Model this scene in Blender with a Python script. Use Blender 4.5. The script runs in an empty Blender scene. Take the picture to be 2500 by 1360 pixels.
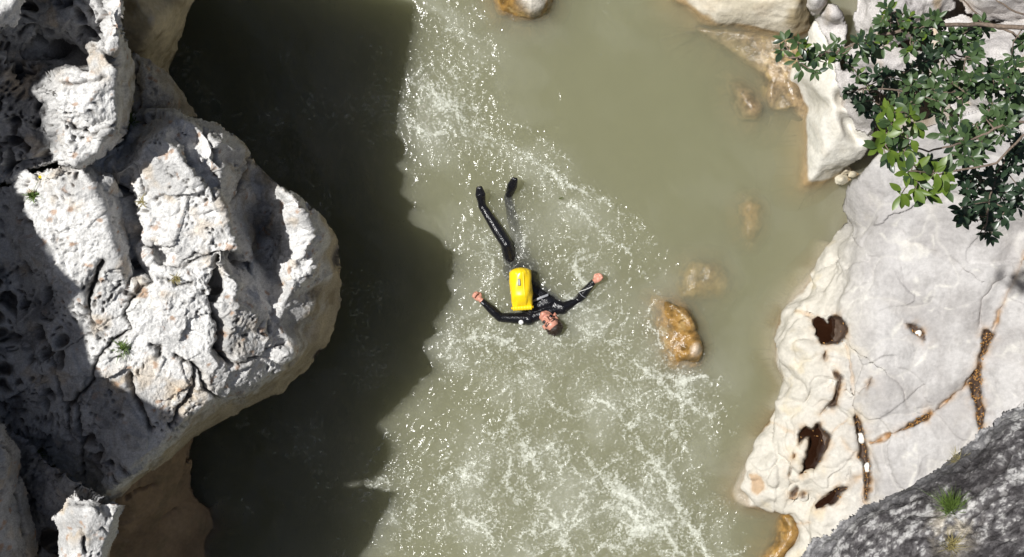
import bpy, bmesh, math, random
import numpy as np
from mathutils import Vector, Matrix
from mathutils.geometry import delaunay_2d_cdt

# ------------------------------------------------------------------ camera, light, exposure
SC = bpy.context.scene
COL = SC.collection
CAM_H = 13.0            # metres above the river
PXM = 240.0             # photo pixels per metre on the water (photo is 2500 wide)
CX, CY = 1250.0, 680.0

cam = bpy.data.cameras.new('camera')
cam_o = bpy.data.objects.new('camera', cam); COL.objects.link(cam_o)
cam_o.location = (0, 0, CAM_H); cam_o.rotation_euler = (0, 0, 0)
cam.sensor_width = 36.0
cam.lens = 36.0 * CAM_H / (2500.0 / PXM)
cam.clip_start = 0.1; cam.clip_end = 500
SC.camera = cam_o

SUN_EL, SUN_DIR = math.radians(62), math.radians(-15)     # light travels to +X, a little to -Y
sun_d = Vector((math.cos(SUN_EL) * math.cos(SUN_DIR), math.cos(SUN_EL) * math.sin(SUN_DIR), -math.sin(SUN_EL)))
world = bpy.data.worlds.new('World'); SC.world = world; world.use_nodes = True
wn = world.node_tree; bg = wn.nodes['Background']
sky = wn.nodes.new('ShaderNodeTexSky'); sky.sky_type = 'NISHITA'; sky.sun_disc = False
sky.sun_elevation = SUN_EL; sky.sun_rotation = math.atan2(-sun_d.x, -sun_d.y)
sky.air_density = 1.0; sky.dust_density = 2.0
wn.links.new(sky.outputs[0], bg.inputs[0]); bg.inputs[1].default_value = 0.05
sl = bpy.data.lights.new('sun', 'SUN'); sl.energy = 5.0; sl.angle = math.radians(0.53); sl.color = (1, 0.985, 0.955)
sun_o = bpy.data.objects.new('sun', sl); COL.objects.link(sun_o); sun_o.location = (-8, 2, 16)
sun_o.rotation_euler = sun_d.to_track_quat('-Z', 'Y').to_euler()

vs = SC.view_settings
vs.view_transform = 'Standard'; vs.look = 'None'; vs.gamma = 1.0; vs.exposure = 0.12; vs.use_curve_mapping = False
SC.render.engine = 'CYCLES'
cy = SC.cycles
cy.use_denoising = True
try:
    cy.denoiser = 'OPENIMAGEDENOISE'; cy.denoising_input_passes = 'RGB_ALBEDO_NORMAL'; cy.denoising_prefilter = 'ACCURATE'
except Exception:
    pass
cy.max_bounces = 8; cy.diffuse_bounces = 4; cy.glossy_bounces = 3; cy.transmission_bounces = 4
cy.volume_bounces = 5; cy.transparent_max_bounces = 12
cy.sample_clamp_indirect = 6.0; cy.sample_clamp_direct = 0.0
cy.caustics_reflective = False; cy.caustics_refractive = False

# ------------------------------------------------------------------ numpy noise
_rs = np.random.RandomState(7)
PERM = np.concatenate([_rs.permutation(256)] * 3).astype(np.int32)
_g = _rs.normal(size=(256, 3)); GRAD = (_g / np.linalg.norm(_g, axis=1)[:, None] * 1.6).astype(np.float32)
RPT = _rs.rand(256, 3).astype(np.float32)

def perlin(P, seed=0):
    P = P.astype(np.float32) + np.float32(seed * 17.31 + 100)
    i = np.floor(P).astype(np.int32); f = P - i
    u = f * f * f * (f * (f * 6 - 15) + 10)
    i &= 255
    out = 0
    for dx in (0, 1):
        px = PERM[(i[:, 0] + dx) & 255]
        wx = u[:, 0] if dx else 1 - u[:, 0]
        for dy in (0, 1):
            py = PERM[(px + i[:, 1] + dy) & 255]
            wy = u[:, 1] if dy else 1 - u[:, 1]
            for dz in (0, 1):
                g = GRAD[PERM[(py + i[:, 2] + dz) & 255]]
                wz = u[:, 2] if dz else 1 - u[:, 2]
                d = g[:, 0] * (f[:, 0] - dx) + g[:, 1] * (f[:, 1] - dy) + g[:, 2] * (f[:, 2] - dz)
                out = out + d * (wx * wy * wz)
    return out

def fbm(P, octv=4, seed=0, gain=0.5):
    s = 0; a = 1.0; t = 0
    for o in range(octv):
        s = s + a * perlin(P * (2.03 ** o), seed + o); t += a; a *= gain
    return s / t * 1.5

def ridged(P, octv=3, seed=0):
    s = 0; a = 1.0; t = 0
    for o in range(octv):
        s = s + a * (1 - np.abs(perlin(P * (2.03 ** o), seed + o)) * 2); t += a; a *= 0.5
    return s / t

def worley(P, seed=0):
    P = P.astype(np.float32) + np.float32(seed * 11.7 + 50)
    i = np.floor(P).astype(np.int32); f = P - i
    f1 = np.full(len(P), 9., np.float32); f2 = f1.copy()
    for dx in (-1, 0, 1):
        px = PERM[(i[:, 0] + dx) & 255]
        for dy in (-1, 0, 1):
            py = PERM[(px + i[:, 1] + dy) & 255]
            for dz in (-1, 0, 1):
                r = RPT[PERM[(py + i[:, 2] + dz) & 255]]
                d = (r[:, 0] + dx - f[:, 0]) ** 2 + (r[:, 1] + dy - f[:, 1]) ** 2 + (r[:, 2] + dz - f[:, 2]) ** 2
                f2 = np.minimum(f2, np.maximum(f1, d)); f1 = np.minimum(f1, d)
    return np.sqrt(f1), np.sqrt(f2)

def facets(P, seed=0):
    """planar chips: inside each random cell the surface is tilted by that cell's own slope"""
    P = P.astype(np.float32) + np.float32(seed * 13.3 + 70)
    i = np.floor(P).astype(np.int32); f = P - i
    f1 = np.full(len(P), 9., np.float32); out = np.zeros(len(P), np.float32)
    for dx in (-1, 0, 1):
        px = PERM[(i[:, 0] + dx) & 255]
        for dy in (-1, 0, 1):
            py = PERM[(px + i[:, 1] + dy) & 255]
            for dz in (-1, 0, 1):
                h = PERM[(py + i[:, 2] + dz) & 255]; r = RPT[h]; g = GRAD[h]
                a = f[:, 0] - r[:, 0] - dx; b = f[:, 1] - r[:, 1] - dy; c = f[:, 2] - r[:, 2] - dz
                d = a * a + b * b + c * c; k = d < f1
                f1[k] = d[k]; out[k] = (g[:, 0] * a + g[:, 1] * b + g[:, 2] * c + (r[:, 0] - 0.5) * 0.6)[k]
    return out

def sstep(a, b, x):
    t = np.clip((x - a) / (b - a), 0, 1); return t * t * (3 - 2 * t)

def boxblur(A, r):
    if r < 1: return A
    r = int(r)
    for ax in (0, 1):
        pad = [(0, 0), (0, 0)]; pad[ax] = (r + 1, r)
        c = np.cumsum(np.pad(A, pad, mode='edge'), axis=ax)
        A = (np.take(c, range(2 * r + 1, c.shape[ax]), ax) - np.take(c, range(0, c.shape[ax] - 2 * r - 1), ax)) / (2 * r + 1)
    return A

def blur(A, r):
    for _ in range(3): A = boxblur(A, r)
    return A

def in_poly(U, V, poly):
    ins = np.zeros(U.shape, bool); n = len(poly)
    for k in range(n):
        x1, y1 = poly[k][:2]; x2, y2 = poly[(k + 1) % n][:2]
        if y1 == y2: continue
        c = ((y1 > V) != (y2 > V)) & (U < (x2 - x1) * (V - y1) / (y2 - y1) + x1)
        ins ^= c
    return ins

def dist_line(U, V, pl, closed=False):
    d = np.full(U.shape, 1e9)
    segs = list(zip(pl[:-1], pl[1:])) + ([(pl[-1], pl[0])] if closed else [])
    for a, b in segs:
        ax, ay = a[:2]; bx, by = b[:2]
        L = (bx - ax) ** 2 + (by - ay) ** 2 + 1e-9
        t = np.clip(((U - ax) * (bx - ax) + (V - ay) * (by - ay)) / L, 0, 1)
        d = np.minimum(d, (U - ax - t * (bx - ax)) ** 2 + (V - ay - t * (by - ay)) ** 2)
    return np.sqrt(d)

def Wp(px, py, z):
    """photo position + real height -> world point"""
    k = (CAM_H - z) / CAM_H / PXM
    return Vector(((px - CX) * k, (CY - py) * k, z))

# ------------------------------------------------------------------ materials
def new_mat(name):
    m = bpy.data.materials.new(name); m.use_nodes = True
    nt = m.node_tree; b = nt.nodes.get('Principled BSDF')
    return m, nt, b

def N(nt, t, **kw):
    n = nt.nodes.new(t)
    for k, v in kw.items(): setattr(n, k, v)
    return n

def rock_material(name, bump_scale=60, bump=0.4, dist=0.02, speck=0.25, speck_scale=45, rough=0.9):
    """colour from the 'tint' attribute (stone, stain and lichen colours, plus painted shade), alpha = wetness; grain and relief from noise"""
    m, nt, b = new_mat(name); L = nt.links.new
    at = N(nt, 'ShaderNodeAttribute', attribute_name='tint')
    tc = N(nt, 'ShaderNodeTexCoord')
    n1 = N(nt, 'ShaderNodeTexNoise'); n1.inputs['Scale'].default_value = speck_scale; n1.inputs['Detail'].default_value = 6; n1.inputs['Roughness'].default_value = 0.65
    n2 = N(nt, 'ShaderNodeTexNoise'); n2.inputs['Scale'].default_value = bump_scale; n2.inputs['Detail'].default_value = 8; n2.inputs['Roughness'].default_value = 0.6
    L(tc.outputs['Object'], n1.inputs['Vector']); L(tc.outputs['Object'], n2.inputs['Vector'])
    mr = N(nt, 'ShaderNodeMapRange'); mr.inputs['From Min'].default_value = 0.3; mr.inputs['From Max'].default_value = 0.7
    mr.inputs['To Min'].default_value = 1 - speck; mr.inputs['To Max'].default_value = 1 + speck * 0.5
    L(n1.outputs['Fac'], mr.inputs['Value'])
    mx = N(nt, 'ShaderNodeVectorMath', operation='SCALE')
    L(at.outputs['Color'], mx.inputs[0]); L(mr.outputs[0], mx.inputs['Scale'])
    L(mx.outputs[0], b.inputs['Base Color'])
    r = N(nt, 'ShaderNodeMapRange'); r.inputs['To Min'].default_value = rough; r.inputs['To Max'].default_value = 0.16
    L(at.outputs['Alpha'], r.inputs['Value']); L(r.outputs[0], b.inputs['Roughness'])
    sp = N(nt, 'ShaderNodeMapRange'); sp.inputs['To Min'].default_value = 0.12; sp.inputs['To Max'].default_value = 0.6
    L(at.outputs['Alpha'], sp.inputs['Value']); L(sp.outputs[0], b.inputs['Specular IOR Level'])
    bp = N(nt, 'ShaderNodeBump'); bp.inputs['Strength'].default_value = bump; bp.inputs['Distance'].default_value = dist
    L(n2.outputs['Fac'], bp.inputs['Height']); L(bp.outputs[0], b.inputs['Normal'])
    return m

M_KARST = rock_material('karst_limestone', 60, 0.6, 0.02, 0.30, 70)
M_SMOOTH = rock_material('water_worn_limestone', 34, 0.5, 0.016, 0.16, 24)
M_LICHEN = rock_material('lichen_rock', 60, 0.7, 0.02, 0.3, 70)
M_WET = rock_material('wet_stone', 35, 0.5, 0.02, 0.35, 22, rough=0.35)

def simple_mat(name, col, rough=0.6, spec=0.4, var=0.25, scale=20, bump=0.0, **kw):
    m, nt, b = new_mat(name); L = nt.links.new
    tc = N(nt, 'ShaderNodeTexCoord'); n1 = N(nt, 'ShaderNodeTexNoise')
    n1.inputs['Scale'].default_value = scale; n1.inputs['Detail'].default_value = 5
    L(tc.outputs['Object'], n1.inputs['Vector'])
    rp = N(nt, 'ShaderNodeValToRGB'); e = rp.color_ramp.elements
    e[0].position = 0.3; e[1].position = 0.7
    e[0].color = tuple(c * (1 - var) for c in col) + (1,); e[1].color = tuple(min(1, c * (1 + var)) for c in col) + (1,)
    L(n1.outputs['Fac'], rp.inputs[0]); L(rp.outputs[0], b.inputs['Base Color'])
    b.inputs['Roughness'].default_value = rough; b.inputs['Specular IOR Level'].default_value = spec
    if bump:
        bp = N(nt, 'ShaderNodeBump'); bp.inputs['Strength'].default_value = bump; bp.inputs['Distance'].default_value = 0.01
        L(n1.outputs['Fac'], bp.inputs['Height']); L(bp.outputs[0], b.inputs['Normal'])
    for k, v in kw.items(): b.inputs[k].default_value = v
    return m

# ------------------------------------------------------------------ object helpers
def tag(o, label=None, cat=None, group=None, kind=None):
    if label: o['label'] = label
    if cat: o['category'] = cat
    if group: o['group'] = group
    if kind: o['kind'] = kind
    return o

def link(name, me, parent=None):
    o = bpy.data.objects.new(name, me); COL.objects.link(o)
    if parent is not None: o.parent = parent
    return o

def empty(name, loc):
    o = bpy.data.objects.new(name, None); COL.objects.link(o); o.location = loc; o.empty_display_size = 0.1
    return o

def np_mesh(name, V, F, mat=None, smooth=True, tint=None, attrs=None):
    """V (n,3) float, F (m,3|4) int or a list of such arrays"""
    me = bpy.data.meshes.new(name)
    Fs = F if isinstance(F, list) else [F]
    Fs = [np.asarray(f, np.int32) for f in Fs if len(f)]
    nl = sum(f.size for f in Fs); nf = sum(len(f) for f in Fs)
    me.vertices.add(len(V)); me.vertices.foreach_set('co', np.ascontiguousarray(V, np.float32).ravel())
    me.loops.add(nl); me.polygons.add(nf)
    me.loops.foreach_set('vertex_index', np.concatenate([f.ravel() for f in Fs]))
    tot = np.concatenate([np.full(len(f), f.shape[1], np.int32) for f in Fs])
    st = np.concatenate([[0], np.cumsum(tot)[:-1]]).astype(np.int32)
    me.polygons.foreach_set('loop_start', st); me.polygons.foreach_set('loop_total', tot)
    me.polygons.foreach_set('use_smooth', np.full(nf, smooth))
    me.update(calc_edges=True)
    if mat: me.materials.append(mat)
    if tint is not None:
        a = me.color_attributes.new('tint', 'FLOAT_COLOR', 'POINT')
        a.data.foreach_set('color', np.ascontiguousarray(tint, np.float32).ravel())
    for k, v in (attrs or {}).items():
        a = me.attributes.new(k, 'FLOAT', 'POINT'); a.data.foreach_set('value', np.ascontiguousarray(v, np.float32))
    return me

def vnormals(V, Q):
    A = V[Q[:, 2]] - V[Q[:, 0]]; B = V[Q[:, 3]] - V[Q[:, 1]]
    n = np.cross(A, B); out = np.zeros_like(V)
    for k in range(4): np.add.at(out, Q[:, k], n)
    return out / (np.linalg.norm(out, axis=1)[:, None] + 1e-12)

def tube(path, radii, seg=8, cap=True):
    """tapered tube through world points"""
    V = []; F = []; n = len(path)
    path = [Vector(p) for p in path]
    for i, p in enumerate(path):
        t = (path[min(i + 1, n - 1)] - path[max(i - 1, 0)]).normalized()
        a = t.orthogonal().normalized() if i == 0 else (a - t * a.dot(t)).normalized()
        b = t.cross(a)
        for k in range(seg):
            an = 2 * math.pi * k / seg
            V.append(p + (a * math.cos(an) + b * math.sin(an)) * radii[i])
    for i in range(n - 1):
        for k in range(seg):
            F.append((i * seg + k, i * seg + (k + 1) % seg, (i + 1) * seg + (k + 1) % seg, (i + 1) * seg + k))
    V.append(path[0]); V.append(path[-1])
    for k in range(seg):
        F.append((len(V) - 2, (k + 1) % seg, k, k)); F.append((len(V) - 1, (n - 1) * seg + k, (n - 1) * seg + (k + 1) % seg, (n - 1) * seg + (k + 1) % seg))
    return V, F

def py_mesh(name, V, F, mat=None, smooth=True):
    me = bpy.data.meshes.new(name)
    F2 = [tuple(dict.fromkeys(f)) for f in F]
    me.from_pydata([tuple(v) for v in V], [], F2); me.update()
    if smooth: me.polygons.foreach_set('use_smooth', np.full(len(me.polygons), True))
    if mat: me.materials.append(mat)
    return me

# ------------------------------------------------------------------ rocks: a coarse hand-set shape (corner positions with
# real heights), sampled finely, closed with flanks below, then weathered with 3-D noise
def relief(name, outline, pts, sp, smooth_px, disp, color, mat, label, cat, group=None, kind=None,
           skirt=((0.03, 0.15), (0.0, 0.6), (-0.1, 1.4)), edge_jit=5.0, carve=None, seed=0, parent=None, shore=0):
    if shore:      # the rock goes on below the waterline: add a submerged ring outside the traced edge
        ol = [tuple(p) + (1.0,) * (4 - len(p)) for p in outline]; n_ = len(ol); new = []
        area = sum(ol[i][0] * ol[(i + 1) % n_][1] - ol[(i + 1) % n_][0] * ol[i][1] for i in range(n_)); sg = 1 if area > 0 else -1
        dense = []
        for i in range(n_):
            a, b = ol[i], ol[(i + 1) % n_]; k_ = max(1, int(math.hypot(b[0] - a[0], b[1] - a[1]) / 30))
            dense += [tuple(a[q] + (b[q] - a[q]) * j / k_ for q in range(4)) for j in range(k_)]
        m_ = len(dense)
        for i in range(m_):
            a, b, c = dense[i - 2], dense[i], dense[(i + 2) % m_]
            tx, ty = c[0] - a[0], c[1] - a[1]; l_ = math.hypot(tx, ty) + 1e-6; nx_, ny_ = sg * ty / l_, -sg * tx / l_
            w_ = min(1.0, max(0.0, (0.25 - b[2]) / 0.2))
            new.append((b[0] + nx_ * (3 + (shore - 3) * w_), b[1] + ny_ * (3 + (shore - 3) * w_), b[2] - (0.10 + 0.16 * w_), b[3]))
        pts = list(pts) + dense; outline = new
    allp = [tuple(p) + (1.0,) * (4 - len(p)) for p in list(outline) + list(pts)]
    poly = [(p[0], p[1]) for p in outline]
    A = np.array(allp, float)
    x0, y0 = A[:, 0].min() - 2 * sp, A[:, 1].min() - 2 * sp
    nx = int((A[:, 0].max() - x0) / sp) + 4; ny = int((A[:, 1].max() - y0) / sp) + 4
    U, V = np.meshgrid(x0 + np.arange(nx) * sp, y0 + np.arange(ny) * sp)
    rv, _, rf, ov, _, _ = delaunay_2d_cdt([Vector((p[0], p[1])) for p in allp], [], [], 0, 0.01)
    Z = np.full(U.shape, np.nan); C = np.full(U.shape, np.nan)
    src = [o[0] for o in ov]
    for f in rf:
        a, b, c = (allp[src[i]] for i in f[:3])
        ux0, ux1 = min(a[0], b[0], c[0]), max(a[0], b[0], c[0]); vy0, vy1 = min(a[1], b[1], c[1]), max(a[1], b[1], c[1])
        i0, i1 = max(0, int((ux0 - x0) / sp)), min(nx, int((ux1 - x0) / sp) + 2)
        j0, j1 = max(0, int((vy0 - y0) / sp)), min(ny, int((vy1 - y0) / sp) + 2)
        u = U[j0:j1, i0:i1]; v = V[j0:j1, i0:i1]
        den = (b[1] - c[1]) * (a[0] - c[0]) + (c[0] - b[0]) * (a[1] - c[1])
        if abs(den) < 1e-9: continue
        w0 = ((b[1] - c[1]) * (u - c[0]) + (c[0] - b[0]) * (v - c[1])) / den
        w1 = ((c[1] - a[1]) * (u - c[0]) + (a[0] - c[0]) * (v - c[1])) / den
        w2 = 1 - w0 - w1
        m = (w0 > -1e-6) & (w1 > -1e-6) & (w2 > -1e-6)
        Z[j0:j1, i0:i1][m] = (w0 * a[2] + w1 * b[2] + w2 * c[2])[m]
        C[j0:j1, i0:i1][m] = (w0 * a[3] + w1 * b[3] + w2 * c[3])[m]
    bad = np.isnan(Z)
    if bad.any():
        bu, bv = U[bad], V[bad]; best = np.full(len(bu), 1e18); bz = np.zeros(len(bu)); bc = np.zeros(len(bu))
        for p in allp:
            d = (bu - p[0]) ** 2 + (bv - p[1]) ** 2; k = d < best
            best[k] = d[k]; bz[k] = p[2]; bc[k] = p[3]
        Z[bad] = bz; C[bad] = bc
    Z = blur(Z, round(smooth_px / sp)); C = blur(C, max(1, round(8 / sp)))
    W3 = np.stack([U.ravel() / 40, V.ravel() / 40, np.full(U.size, seed * 3.3)], 1)
    ju = (fbm(W3, 3, 31 + seed) * edge_jit).reshape(U.shape); jv = (fbm(W3, 3, 41 + seed) * edge_jit).reshape(U.shape)
    M = in_poly(U + ju, V + jv, poly)
    if carve is not None:
        Z, extra = carve(U, V, Z)
    else:
        extra = {}
    q = M[:-1, :-1] & M[1:, :-1] & M[:-1, 1:] & M[1:, 1:]
    idx = -np.ones(U.shape, np.int64)
    used = np.zeros(U.shape, bool)
    used[:-1, :-1] |= q; used[1:, :-1] |= q; used[:-1, 1:] |= q; used[1:, 1:] |= q
    n = used.sum(); idx[used] = np.arange(n)
    jj, ii = np.nonzero(q)
    Q = np.stack([idx[jj + 1, ii], idx[jj + 1, ii + 1], idx[jj, ii + 1], idx[jj, ii]], 1)   # image y points down: CCW seen from above
    k = (CAM_H - Z[used]) / CAM_H / PXM
    P = np.stack([(U[used] - CX) * k, (CY - V[used]) * k, Z[used]], 1)
    g = blur(M.astype(float), max(2, round(18 / sp)))
    gy, gx = np.gradient(g); on = np.stack([-gx[used], gy[used]], 1); on /= np.linalg.norm(on, axis=1)[:, None] + 1e-9
    # boundary edges (directed)
    E = np.concatenate([Q[:, [a, (a + 1) % 4]] for a in range(4)])
    key = E[:, 0] * n + E[:, 1]; rkey = E[:, 1] * n + E[:, 0]
    bE = E[~np.isin(key, rkey)]
    bv = np.unique(bE); mp = np.full(n, -1); mp[bv] = np.arange(len(bv))
    Vs = [P]; Qs = [Q]; prev = np.arange(n)[bv]; base = n
    zb = P[bv, 2]
    fine_sk = []; pv_ = (0.0, 0.0)
    for sk in skirt:
        k_ = max(1, math.ceil((sk[1] - pv_[1]) / 0.16))
        fine_sk += [(pv_[0] + (sk[0] - pv_[0]) * j / k_, pv_[1] + (sk[1] - pv_[1]) * j / k_) for j in range(1, k_ + 1)]; pv_ = sk
    skirt = fine_sk
    rad = P[bv, :2] / (np.linalg.norm(P[bv, :2], axis=1)[:, None] + 1e-9)
    dry = sstep(-0.02, 0.06, zb); face = dry
    for (out, dn) in skirt:
        r = P[bv].copy(); oo = out * (1 - dry) + (min(out, -0.02) - 0.03 - 0.06 * dn) * dry
        r[:, :2] += on[bv] * oo[:, None] + P[bv, :2] * (face * dn / (CAM_H - zb))[:, None] * 1.04; r[:, 2] = zb - dn
        cur = base + np.arange(len(bv))
        Qs.append(np.stack([prev[mp[bE[:, 1]]], prev[mp[bE[:, 0]]], cur[mp[bE[:, 0]]], cur[mp[bE[:, 1]]]], 1))
        Vs.append(r); prev = cur; base += len(bv)
    Vall = np.concatenate(Vs); Qall = np.concatenate(Qs)
    rep = lambda a: np.concatenate([a[used]] + [a[used][bv]] * len(skirt))
    Cc = rep(C); Uc = rep(U); Vc = rep(V); ex = {kk: rep(vv) for kk, vv in extra.items()}
    nr = vnormals(Vall, Qall)
    d, info = disp(Vall, nr, Cc, Uc, Vc, ex)
    d[n:] *= 0.4
    Vall = Vall + nr * d[:, None]
    nr2 = vnormals(Vall, Qall)
    tint = color(Vall, nr2, Cc, Uc, Vc, ex, info)
    me = np_mesh(name, Vall, Qall, mat, True, tint)
    o = link(name, me, parent)
    tag(o, label, cat, group, kind)
    return o

def relief_shore(*a, **k):
    return relief(*a, shore=k.pop('shore', 24), **k)

def mixc(a, b, t):
    return np.asarray(a) * (1 - t)[:, None] + np.asarray(b) * t[:, None]

# --- karst weathering for the left bank
def karst_disp(cracks=(), amp=1.0, pit=1.0):
    def f(P, n, C, U, V, ex):
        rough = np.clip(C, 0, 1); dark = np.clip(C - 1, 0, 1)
        warp = np.stack([fbm(P * 3, 2, 61), fbm(P * 3, 2, 62), fbm(P * 3, 2, 63)], 1) * 0.12
        Pw = P + warp
        Pv = P + warp * 0.15
        rg = 0.35 + 0.65 * sstep(-0.25, 0.35, fbm(P * 1.3, 2, 17))          # some faces fresh and flat, some corroded
        d = (fbm(P * 1.2, 2, 1) * 0.022 * (0.5 + 0.5 * rough)
             + facets(Pv * 2.1, 2) * 0.034 * (0.2 + 0.8 * rough) + facets(Pv * 5.0, 4) * 0.017 * rough + facets(Pv * 13, 6) * 0.0075 * rough * rg
             + fbm(Pw * 13, 3, 9) * 0.009 * rough * rg + fbm(P * 34, 3, 13, 0.65) * 0.0080 * rough * rg
             + (np.abs(perlin(Pw * 17, 18)) - 0.2) * 0.020 * rough * rg + (np.abs(perlin(Pw * 36, 19)) - 0.2) * 0.014 * rough
             + fbm(P * 6, 3, 15) * 0.012 * (1 - rough))
        F1, F2 = worley(Pw * 5.5, 3)
        gate = sstep(0.05, 0.5, fbm(P * 1.9, 2, 21) + dark * 0.85 - 0.36)
        p1 = sstep(0.42, 0.22, F1) * gate * rough
        G1, G2 = worley(Pw * 17, 5)
        gate2 = sstep(-0.02, 0.42, fbm(P * 2.7, 2, 25) + dark * 0.35)
        p2 = sstep(0.40, 0.20, G1) * gate2 * rough
        d = d * amp - pit * (p1 * 0.12 * (0.4 + 0.6 * dark) + p2 * 0.032)
        cr = np.zeros(len(P))
        wu = fbm(P * 7, 4, 71, 0.6) * 11; wv = fbm(P * 7, 4, 73, 0.6) * 11
        for (pl, w, dep) in cracks:
            dd = dist_line(U + wu, V + wv, pl)
            c = np.exp(-(dd / (w * 0.75)) ** 1.5)
            d = d - dep * 1.25 * c; cr = np.maximum(cr, c)
        return d, {'p1': p1, 'p2': p2, 'cr': cr, 'rough': rough, 'dark': dark}
    return f

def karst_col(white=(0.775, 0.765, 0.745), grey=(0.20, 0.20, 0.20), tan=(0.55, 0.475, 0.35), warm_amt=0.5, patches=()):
    def f(P, n, C, U, V, ex, I):
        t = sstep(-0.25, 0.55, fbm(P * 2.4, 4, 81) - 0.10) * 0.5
        t = np.clip(t + I['dark'] * 0.55, 0, 1)  # darker lichen-grey stone in the shaded parts, lowered further to deepen shade
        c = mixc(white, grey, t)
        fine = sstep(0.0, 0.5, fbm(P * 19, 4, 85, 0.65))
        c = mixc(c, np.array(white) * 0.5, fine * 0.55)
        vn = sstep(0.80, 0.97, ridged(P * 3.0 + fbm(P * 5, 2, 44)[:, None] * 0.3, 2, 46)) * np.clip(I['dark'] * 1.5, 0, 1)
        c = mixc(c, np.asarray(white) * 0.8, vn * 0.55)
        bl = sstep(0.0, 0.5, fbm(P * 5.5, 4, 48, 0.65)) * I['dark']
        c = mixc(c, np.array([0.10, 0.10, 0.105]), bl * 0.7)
        warm = sstep(0.30, 0.65, fbm(P * 3.3, 3, 91)) * warm_amt
        for (px, py, r, a) in patches:
            warm = np.maximum(warm, a * np.exp(-((U - px) ** 2 + (V - py) ** 2) / r ** 2) * sstep(-0.4, 0.3, fbm(P * 9, 3, 93)))
        c = mixc(c, np.array([0.60, 0.46, 0.29]), np.clip(warm, 0, 0.85) * 0.8)
        dish_shade = sum([np.exp(-((U - a_) / 42) ** 2 - ((V - b_) / 62) ** 2) for a_, b_ in ((645, 520), (640, 590))]) * (1.0 if patches and patches[0][0] == 450 else 0.0)  # dark tint painted over the dish to deepen its shade
        c = mixc(c, np.array([0.15, 0.15, 0.16]), np.clip(dish_shade, 0, 1) * 0.75 * sstep(-0.5, 0.2, fbm(P * 5, 3, 96)))
        rust = sstep(0.52, 0.75, fbm(P * 11, 2, 95)) * 0.7 * (1 - I['dark'])
        c = mixc(c, np.array([0.42, 0.24, 0.13]), rust)
        dirt_shade = np.clip(I['p1'] * 0.85 + I['p2'] * 0.85 + I['cr'] * 0.9, 0, 0.93)  # dirt in pits and cracks, small pits darkened more for shadow contrast
        c = mixc(c, np.array([0.085, 0.075, 0.065]), dirt_shade)
        tn = np.asarray(tan) * (0.85 + 0.3 * np.clip(fbm(P * 3, 4, 97), -1, 1))[:, None]
        tn = mixc(tn, np.array([0.24, 0.19, 0.12]), sstep(0.1, 0.6, fbm(P * 4.5, 3, 98)) * 0.6)
        c = mixc(tn, c, sstep(0.15, 0.6, C + fbm(P * 8, 2, 99) * 0.25))
        return np.concatenate([np.clip(c, 0.02, 0.85), np.zeros((len(c), 1))], 1)
    return f

# ================================================================== LARGE STRUCTURE
# ---- main overhanging boulder, left bank
B_out = [(-260, 480, 2.8, 2), (-80, 470, 2.85, 2), (30, 452, 2.95, 1.6), (60, 420, 3.00), (130, 402, 3.00), (200, 398, 2.90), (250, 372, 2.75), (296, 330, 2.60),
         (322, 280, 2.45, 1.4), (345, 262, 2.40, 1.5), (430, 270, 2.35, 1.2), (480, 282, 2.25, 0.5), (540, 303, 2.15, 0.4), (597, 350, 2.00, 0.3), (638, 405, 1.85, 0.3),
         (685, 453, 2.01, 0.4), (736, 484, 1.91, 0.4), (792, 535, 1.66, 0.2), (823, 582, 1.46, 0), (838, 691, 1.26, 0), (828, 783, 1.21, 0), (803, 835, 1.21, 0),
         (741, 907, 1.05, 0), (685, 958, 1.10, 0), (587, 1005, 1.25, 0), (478, 1066, 1.40, 0), (400, 1128, 1.80, 0), (330, 1180, 2.10, 0), (272, 1235, 2.30, 0),
         (230, 1215, 2.10, 1), (180, 1185, 2.20, 1.5), (110, 1130, 2.30, 2), (40, 1060, 2.50, 2), (-80, 1030, 2.6, 2), (-260, 1030, 2.6, 2)]
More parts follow.
